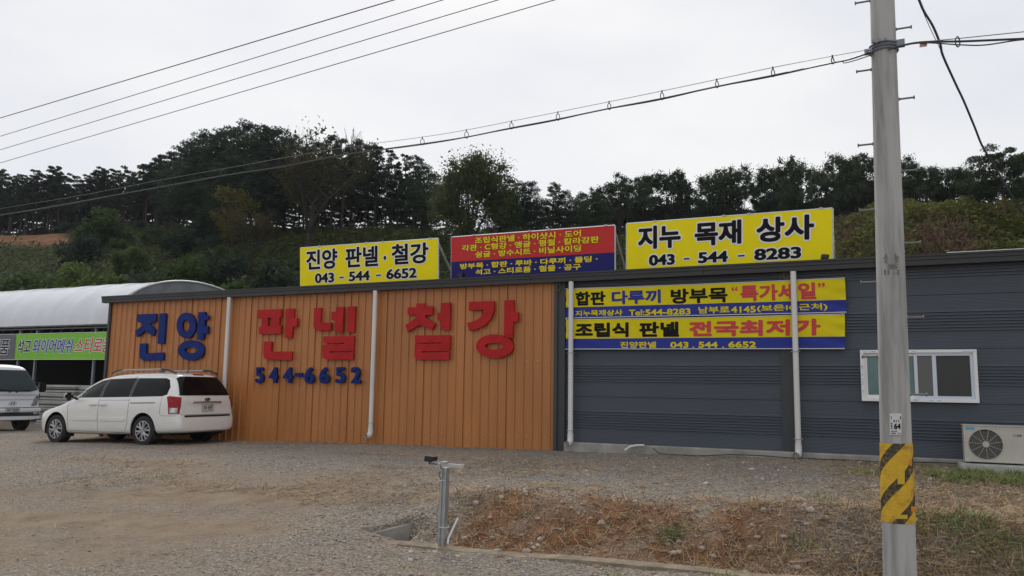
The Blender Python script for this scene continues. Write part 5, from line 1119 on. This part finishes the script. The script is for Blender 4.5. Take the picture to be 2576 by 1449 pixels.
def branching(seed, H, spread, depth=5, up=.55, r=.03, m=bark, name='bare_tree', crown=None):
    rd = random.Random(seed); t_ = MB(); tips = []; LFp = []
    def grow(p, d, ln, rr, lv):
        q = p+d*ln*.5+np.array([rd.uniform(-.05, .05)*ln, rd.uniform(-.05, .05)*ln, 0]); e = p+d*ln+np.array([rd.uniform(-.08, .08)*ln]*2+[0]); t_.tube([p, q, e], [rr, rr*.85, rr*.68], 6 if lv < 2 else 4, cap=False)
        if lv >= depth: tips.append(e); return
        for k in range(rd.choice((2, 3, 3)) if lv else 4):
            nd_ = d+np.array([rd.uniform(-1, 1)*spread, rd.uniform(-1, 1)*spread, rd.uniform(-.1, .5)*up]); nd_ /= np.linalg.norm(nd_); grow(e if k < 2 or lv == 0 else q, nd_, ln*rd.uniform(.62, .85), rr*.62, lv+1)
            if lv > 1: LFp.append(e)
    grow(np.array([0, 0, -.05]), np.array([0, 0, 1.0]), H, r, 0); tips = np.array(tips+LFp)
    zmax = max(v[2] for v in t_.v); 
    t_.v = [(v[0]/zmax, v[1]/zmax, v[2]/zmax) for v in t_.v]; tips = tips/zmax
    V = F = None
    if crown: V, F = leaves(np.repeat(tips, crown[1], 0)+RNG.normal(size=(len(tips)*crown[1], 3))*crown[3], crown[2], up=.1, aspect=.5, droop=.3)
    return tree_proto(name, t_, V, F, crown[0] if crown else None, m)
PR = {'pine': [pine(s, low=.30+.05*(s % 4), wide=.15+.018*(s % 3), nb=24, n=95, size=.024) for s in range(6)],
      'bigpine': [pine(20+s, low=.22+.05*s, wide=.225+.02*s, nb=42, n=125, size=.023) for s in range(3)],
      'broad': [broad(40+s, wide=(.17, .27, .21, .30, .19, .24)[s], low=.14, nb=80, n=120, size=.023) for s in range(6)],
      'oak': [broad(60+s, wide=.44, low=.16, nb=170, n=170, m=oak_m, size=.024, multi=4) for s in range(1)],
      'layer': [pine(80+s, low=.34, wide=.40, nb=26, n=260, pw=.4, m=leaf_mat('red_pine_needles', (.07, .095, .045), (.03, .046, .026)), bk=bark_red, size=.03) for s in range(2)],
      'olive': [branching(93, .20, 1.15, 5, .6, .0135, bark, 'broadleaf_tree', (olive_m, 7, .028, .035))],
      'bare': [branching(95, .3, .45, 5, .9, .012, twig_m, 'bare_tree', None), branching(97, .3, .5, 4, .9, .012, twig_m, 'bare_tree', None)],
      'yellow': [broad(110, wide=.40, low=.2, nb=46, n=60, m=yel_m, size=.036)],
      'shrub': [shrub(120+s, shrub_m) for s in range(3)], 'shruby': [shrub(130, yel_m)], 'shrubd': [shrub(140+s, broad_m) for s in range(2)]}
used = set(); used_kind = {}
def plant(kind, px, ytop, s, label, cat='tree', group=None, wx=1.0, base=None):
    """tree of a kind with its top at that place in the survey picture, standing at fraction s of the way up the hill"""
    R_ = float(np.interp(px, *zip(*RP))); ft = 28.5/(FH[1]+RH[1]*(px-IW/2)/FOC); dh = ft+s*(R_-ft)
    top = atd(px, ytop+7, dh); zb = float(hill_z(top[0], top[1]))-.15; H = max(.6, float(top[2])-zb)
    k = used_kind[kind] = used_kind.get(kind, -1)+1; proto = PR[kind][k % len(PR[kind])]
    if id(proto) in used: o = copy_tree(proto)
    else: o = proto; used.add(id(proto))
    o.location = (top[0], top[1], zb); o.rotation_euler = (0, 0, random.uniform(0, 6.28)); wv = random.uniform(.88, 1.15)*wx; o.scale = (H*wv, H*wv, H); tag(o, label, cat, group); return o
rj = lambda a: random.uniform(-a, a)
sky_l = [(-60, 430), (0, 424), (33, 417), (75, 421), (139, 406), (175, 420), (210, 420), (258, 412), (285, 420), (310, 409), (355, 404), (380, 396), (403, 380), (430, 372), (445, 362), (470, 350), (503, 324), (520, 345), (548, 318), (580, 322), (619, 306), (650, 315), (677, 311), (705, 325), (726, 334), (745, 360), (780, 365), (815, 350), (842, 334), (870, 340), (896, 348), (925, 352), (948, 355), (970, 364), (993, 364), (1020, 376), (1045, 385), (1067, 405), (1085, 425)]
tl = lambda x: float(np.interp(x, *zip(*sky_l)))
LPN = 'tall slender pine in the thin row on the far left ridge'; GPN = 'slender pines along the left ridge'
for x in np.arange(-50, 440, 16): plant('pine', x+rj(6), tl(x)-3+abs(rj(30)), 1.0+rj(.03), LPN, group=GPN, wx=1.2)
for x in np.arange(-45, 440, 21): plant('pine', x+rj(8), tl(x)+22+abs(rj(40)), 1.10+rj(.03), LPN, group=GPN, wx=1.1)
for x in np.arange(-40, 1100, 26): plant('pine', x+rj(9), max(tl(x)+70, 468)+abs(rj(36)), 1.12+rj(.05), 'short dark young pine filling the gaps between taller trunks on the crest', group='young pines under the tall ones', wx=1.9)
for x, y in ((10, 420), (139, 404), (258, 412), (310, 409), (403, 381)): plant('pine', x, y, 1.0, LPN, group=GPN)
LBP = 'large dense dark pine in the tall clump at the crest left of centre'; GBP = 'dense pines of the tall central clump'
for x, y in ((445, 362), (480, 345), (503, 324), (548, 318), (585, 318), (619, 306), (660, 310), (690, 314), (726, 336)): plant('bigpine', x+rj(3), y, .97+rj(.04), LBP, group=GBP, wx=.95)
for x in np.arange(460, 740, 40): plant('bigpine', x+rj(10), tl(x)+34+rj(14), .86+rj(.05), LBP, group=GBP, wx=1.05)
for x in np.arange(440, 740, 50): plant('bigpine', x+rj(10), tl(x)+78+rj(14), .76+rj(.05), LBP, group=GBP, wx=1.2)
LMP = 'dark pine in the row behind the spreading bare limbed tree'; GMP = 'pines right of the central clump'
for x, y in ((770, 362), (800, 352), (842, 334), (870, 342), (896, 348), (925, 354), (948, 355), (993, 364), (1020, 378), (1045, 385), (1070, 408), (1088, 428)): plant('bigpine' if int(x) % 3 else 'pine', x+rj(3), y, .98+rj(.05), LMP, group=GMP, wx=.8)
for x in np.arange(760, 1090, 42): plant('pine', x+rj(8), tl(x)+40+rj(18), 1.05+rj(.05), LMP, group=GMP, wx=1.2)
plant('bare', 777, 314, .99, 'leafless pale tree with bare twigs above the pines, left one of two', group='leafless treetops', wx=.7)
plant('bare', 868, 318, 1.0, 'leafless pale tree with bare twigs above the pines, right one of two', group='leafless treetops', wx=.7)
plant('olive', 790, 352, .62, 'wide spreading tree with dark crooked limbs and thin olive leaves behind the left yellow sign', wx=.85)
plant('oak', 1180, 383, .66, 'big round leafy green tree standing behind the red and blue sign', wx=1.05)
plant('oak', 1262, 468, .80, 'leafy green tree right of the big round tree, behind the red sign', wx=.8)
plant('broad', 1070, 470, .80, 'mid green leafy tree between the dark pines and the big round tree')
sky_r = [(1262, 470), (1285, 465), (1312, 452), (1338, 448), (1365, 452), (1390, 453), (1428, 473), (1461, 477), (1490, 480), (1511, 469), (1559, 435), (1590, 462), (1624, 438), (1650, 440), (1684, 419), (1719, 414), (1746, 470), (1782, 435), (1821, 411), (1856, 420), (1871, 452), (1910, 449), (1946, 401), (1981, 385), (2011, 404), (2032, 416), (2062, 419), (2085, 405), (2112, 389), (2139, 385), (2178, 377), (2267, 386), (2303, 392), (2330, 399), (2351, 409), (2393, 403), (2427, 404), (2450, 410)]
tr_ = lambda x: float(np.interp(x, *zip(*sky_r)))
LRP = 'dark round topped pine between the big leafy tree and the right yellow sign'; GRP = 'pines behind the gap between the signs'
for x, y in ((1275, 472), (1312, 452), (1338, 448), (1390, 453), (1425, 474), (1461, 479)): plant('bigpine', x, y, .97+rj(.04), LRP, group=GRP, wx=1.0)
LRT = 'dark bushy tree in the skyline row above the right yellow sign'; GRT = 'bushy trees of the right skyline'
for x, y in ((1511, 469), (1559, 435), (1600, 458), (1624, 438), (1684, 419), (1719, 414), (1782, 435), (1821, 411), (1856, 421), (1908, 449), (1946, 401), (1981, 385), (2011, 404), (2062, 419), (2112, 389), (2139, 385), (2178, 377)): plant('broad', x+rj(2), y-9-abs(rj(9)), .99+rj(.04), LRT, group=GRT, wx=.95)
for x in np.arange(1500, 2180, 42): plant('broad', x+rj(10), tr_(x)+58+rj(16), 1.06+rj(.04), LRT, group=GRT, wx=1.2)
for x in np.arange(1495, 2200, 34): plant('broad', x+rj(10), float(np.interp(x, *zip(*EP)))-72-abs(rj(26)), 1.14+rj(.03), LRT, group=GRT, wx=1.9)
for x in np.arange(1270, 1480, 38): plant('bigpine', x+rj(8), 515+rj(14), 1.12+rj(.03), LRP, group=GRP, wx=1.7)
LRO = 'dark leafy tree on the hilltop right of the utility pole'; GRO = 'trees on the hilltop right of the pole'
for x, y in ((2225, 384), (2267, 386), (2303, 392), (2330, 399), (2351, 409), (2393, 403), (2427, 404), (2455, 415)): plant('broad', x+rj(3), y, 1.06+rj(.04), LRO, group=GRO, wx=1.0)
for x in np.arange(2200, 2600, 44): plant('broad', x+rj(8), tr_(min(x, 2430))+45+rj(14), 1.16+rj(.05), LRO, group=GRO, wx=1.3)
plant('layer', 1490, 492, .78, 'foreground red pine with layered green pads between the red and right yellow signs', wx=.9)
plant('layer', 2517, 376, .80, 'red pine with layered crown and bare reddish trunk at the right edge', wx=.95)
plant('layer', 2600, 378, .95, 'red pine cut by the right edge of the photo', wx=.9)
# lower thicket on the slope
for x, y, s, kind, lb in ((262, 515, .70, 'shrub', 'tall bright green bush standing in front of the slender pines'), (205, 565, .58, 'shrubd', 'dark green bush left of the tall bright green bush'), (330, 600, .50, 'shrub', 'green bush below the small bare soil gap'),
        (395, 560, .72, 'shrub', 'green bush under the dense pines, left of their trunks'), (455, 560, .62, 'shrubd', 'dark bush under the left of the dense pine clump'), (590, 455, .62, 'yellow', 'yellow green tree in front of the dense pine clump'), (640, 520, .55, 'olive', 'thin olive tree between the yellow green tree and the spreading tree'),
        (480, 640, .32, 'shrub', 'bright green bush low on the slope above the greenhouse'), (375, 645, .30, 'shrubd', 'dark bush low on the slope above the greenhouse'), (300, 655, .28, 'shrub', 'leafy green bush above the greenhouse roof, middle left'), (105, 655, .30, 'shrub', 'green bush just below the bare orange bank'), (30, 665, .30, 'shrubd', 'dark bush at the left edge above the greenhouse'), (180, 650, .26, 'shrub', 'green bush right of the bare orange bank'),
        (555, 600, .42, 'shrubd', 'dark bush left of the left yellow sign'), (600, 665, .24, 'shrub', 'low green bush above the greenhouse arch end'), (690, 630, .36, 'shrubd', 'dark bush touching the left yellow sign'), (520, 520, .74, 'shrubd', 'dark bush at the foot of the dense pines')):
    plant(kind, x, y, s, lb, 'bush' if kind.startswith('shrub') else 'tree', 'bushes on the slope' if kind.startswith('shrub') else None, wx=.85 if kind.startswith('shrub') else .8)
for x in np.concatenate([np.arange(-60, 1100, 30), np.arange(1250, 2200, 34)]): plant('shrubd', x+rj(10), float(np.interp(x, *zip(*EP)))-14-abs(rj(26)), .985+rj(.03), 'dark low bush on the crest among the tree trunks', 'bush', 'bushes along the crest', wx=1.6)
for i in range(34):
    x = random.uniform(200, 1000) if i % 3 else random.uniform(-40, 240); s_ = random.uniform(.25, .8) if x > 200 else random.uniform(.2, .55)
    R0 = float(np.interp(x, *zip(*RP))); f0 = 28.5/(FH[1]+RH[1]*(x-IW/2)/FOC); dh0 = f0+s_*(R0-f0); X0, Y0 = from_polar(x, dh0); z0_ = float(hill_z(X0, Y0)); v0 = np.array([X0, Y0, z0_])-EYE; yb = IH/2-FOC*(v0@UP)/(v0@FWD)
    plant(random.choice(('shrub', 'shrubd', 'shrub')), x, yb-random.uniform(24, 52), s_, 'leafy wild shrub among the weeds on the hill slope', 'bush', 'wild shrubs on the slope', wx=.9)
# ground cover of creeping vines
n = 95000; px = RNG.uniform(-80, 2680, n); s = RNG.random(n)**.85*1.0; R_ = np.interp(px, *zip(*RP)); ft = 28.5/(FH[1]+RH[1]*(px-IW/2)/FOC); X, Y = from_polar(px, ft+s*(R_-ft))
sb = np.clip(bare(px, s, vnoise(X, Y, .3, 53))*1.3+.75*np.clip((smooth01((95-np.abs(px-2390))/60)*smooth01((s-.35)/.2)*smooth01((.80-s)/.12)), 0, 1), 0, 1); ok = RNG.random(n) > sb
X, Y, s = X[ok], Y[ok], s[ok]; clump = vnoise(X, Y, .45, 61)*vnoise(X, Y, 1.2, 62)
Z = hill_z(X, Y)+RNG.random(len(X))*(.15+1.5*clump); PV = np.stack([X, Y, Z], 1); right = polar(X, Y)[0] > 2075+30*(clump-.3)
V, F = leaves(PV[~right], .30, up=.7, aspect=.6, droop=.1); V2, F2 = leaves(PV[right], .26, up=.6, aspect=.55, droop=.1)
cov = bpy.data.materials.new('vine_leaf'); cov.use_nodes = True; t = cov.node_tree; B = t.nodes['Principled BSDF']; B.inputs['Roughness'].default_value = .7; B.inputs['Specular IOR Level'].default_value = .2; tcg = N('ShaderNodeTexCoord')
ca = ramp(noise(.16, 3), [(.35, (.035, .05, .017)), (.5, (.066, .085, .025)), (.62, (.105, .108, .03)), (.75, (.075, .06, .026))]); cb_ = ramp(noise(1.8, 3), [(.3, (.025, .035, .013)), (.7, (.115, .138, .037))])
m_ = N('ShaderNodeMix', data_type='RGBA'); m_.inputs['Factor'].default_value = .5; L(ca, m_.inputs['A']); L(cb_, m_.inputs['B']); L(m_.outputs['Result'], B.inputs['Base Color']); translucent(cov, .35)
tag(npmesh('vine_cover', V, F, cov), 'creeping vines and weeds covering the hill slope behind the signs', 'ground cover', kind='stuff')
m2 = translucent(mat('mound_leaf', (.20, .20, .055), .75, col2=(.075, .095, .028), vscale=.55, spec=.2, lo=.32, hi=.68), .35)
tag(npmesh('mound_cover', V2, F2, m2), 'yellow green weeds and vines covering the mound behind the utility pole', 'ground cover', kind='stuff')
# reddish dry scrub on the right bank
n = 7000; px = np.concatenate([RNG.normal(2390, 55, n), RNG.normal(2150, 22, n//3)]); s = np.concatenate([RNG.normal(.58, .11, n), RNG.normal(.72, .09, n//3)]); R_ = np.interp(px, *zip(*RP)); ft = 28.5/(FH[1]+RH[1]*(px-IW/2)/FOC); X, Y = from_polar(px, ft+s*(R_-ft))
P = np.stack([X, Y, hill_z(X, Y)+RNG.random(len(X))*.7], 1); V, F = leaves(P, .30, up=-.2, aspect=.10)
tag(npmesh('dry_scrub', V, F, mat('dry_scrub', (.17, .10, .062), .9, col2=(.09, .052, .033), vscale=1)), 'dry reddish brown scrub patch on the bank behind the pole', 'scrub', kind='stuff')
# ------------------------------------------------------------------ thin air
hz_ = bpy.data.materials.new('haze_air'); hz_.use_nodes = True; t = hz_.node_tree; t.nodes.clear(); o_ = t.nodes.new('ShaderNodeOutputMaterial'); v_ = t.nodes.new('ShaderNodeVolumePrincipled')
v_.inputs['Color'].default_value = (.86, .92, 1, 1); v_.inputs['Density'].default_value = .00020; v_.inputs['Anisotropy'].default_value = .3; t.links.new(v_.outputs[0], o_.inputs['Volume'])
b = MB(); b.box((-170, -30, -2.5), (120, 190, 46)); tag(b.build('haze', hz_), 'thin pale haze in the air', 'haze', kind='stuff')
for lst in PR.values():
    for pr in lst:
        if id(pr) not in used:
            for ch in list(pr.children): bpy.data.objects.remove(ch)
            bpy.data.objects.remove(pr)
for o in bpy.data.objects:
    if '_o' in o: del o['_o']
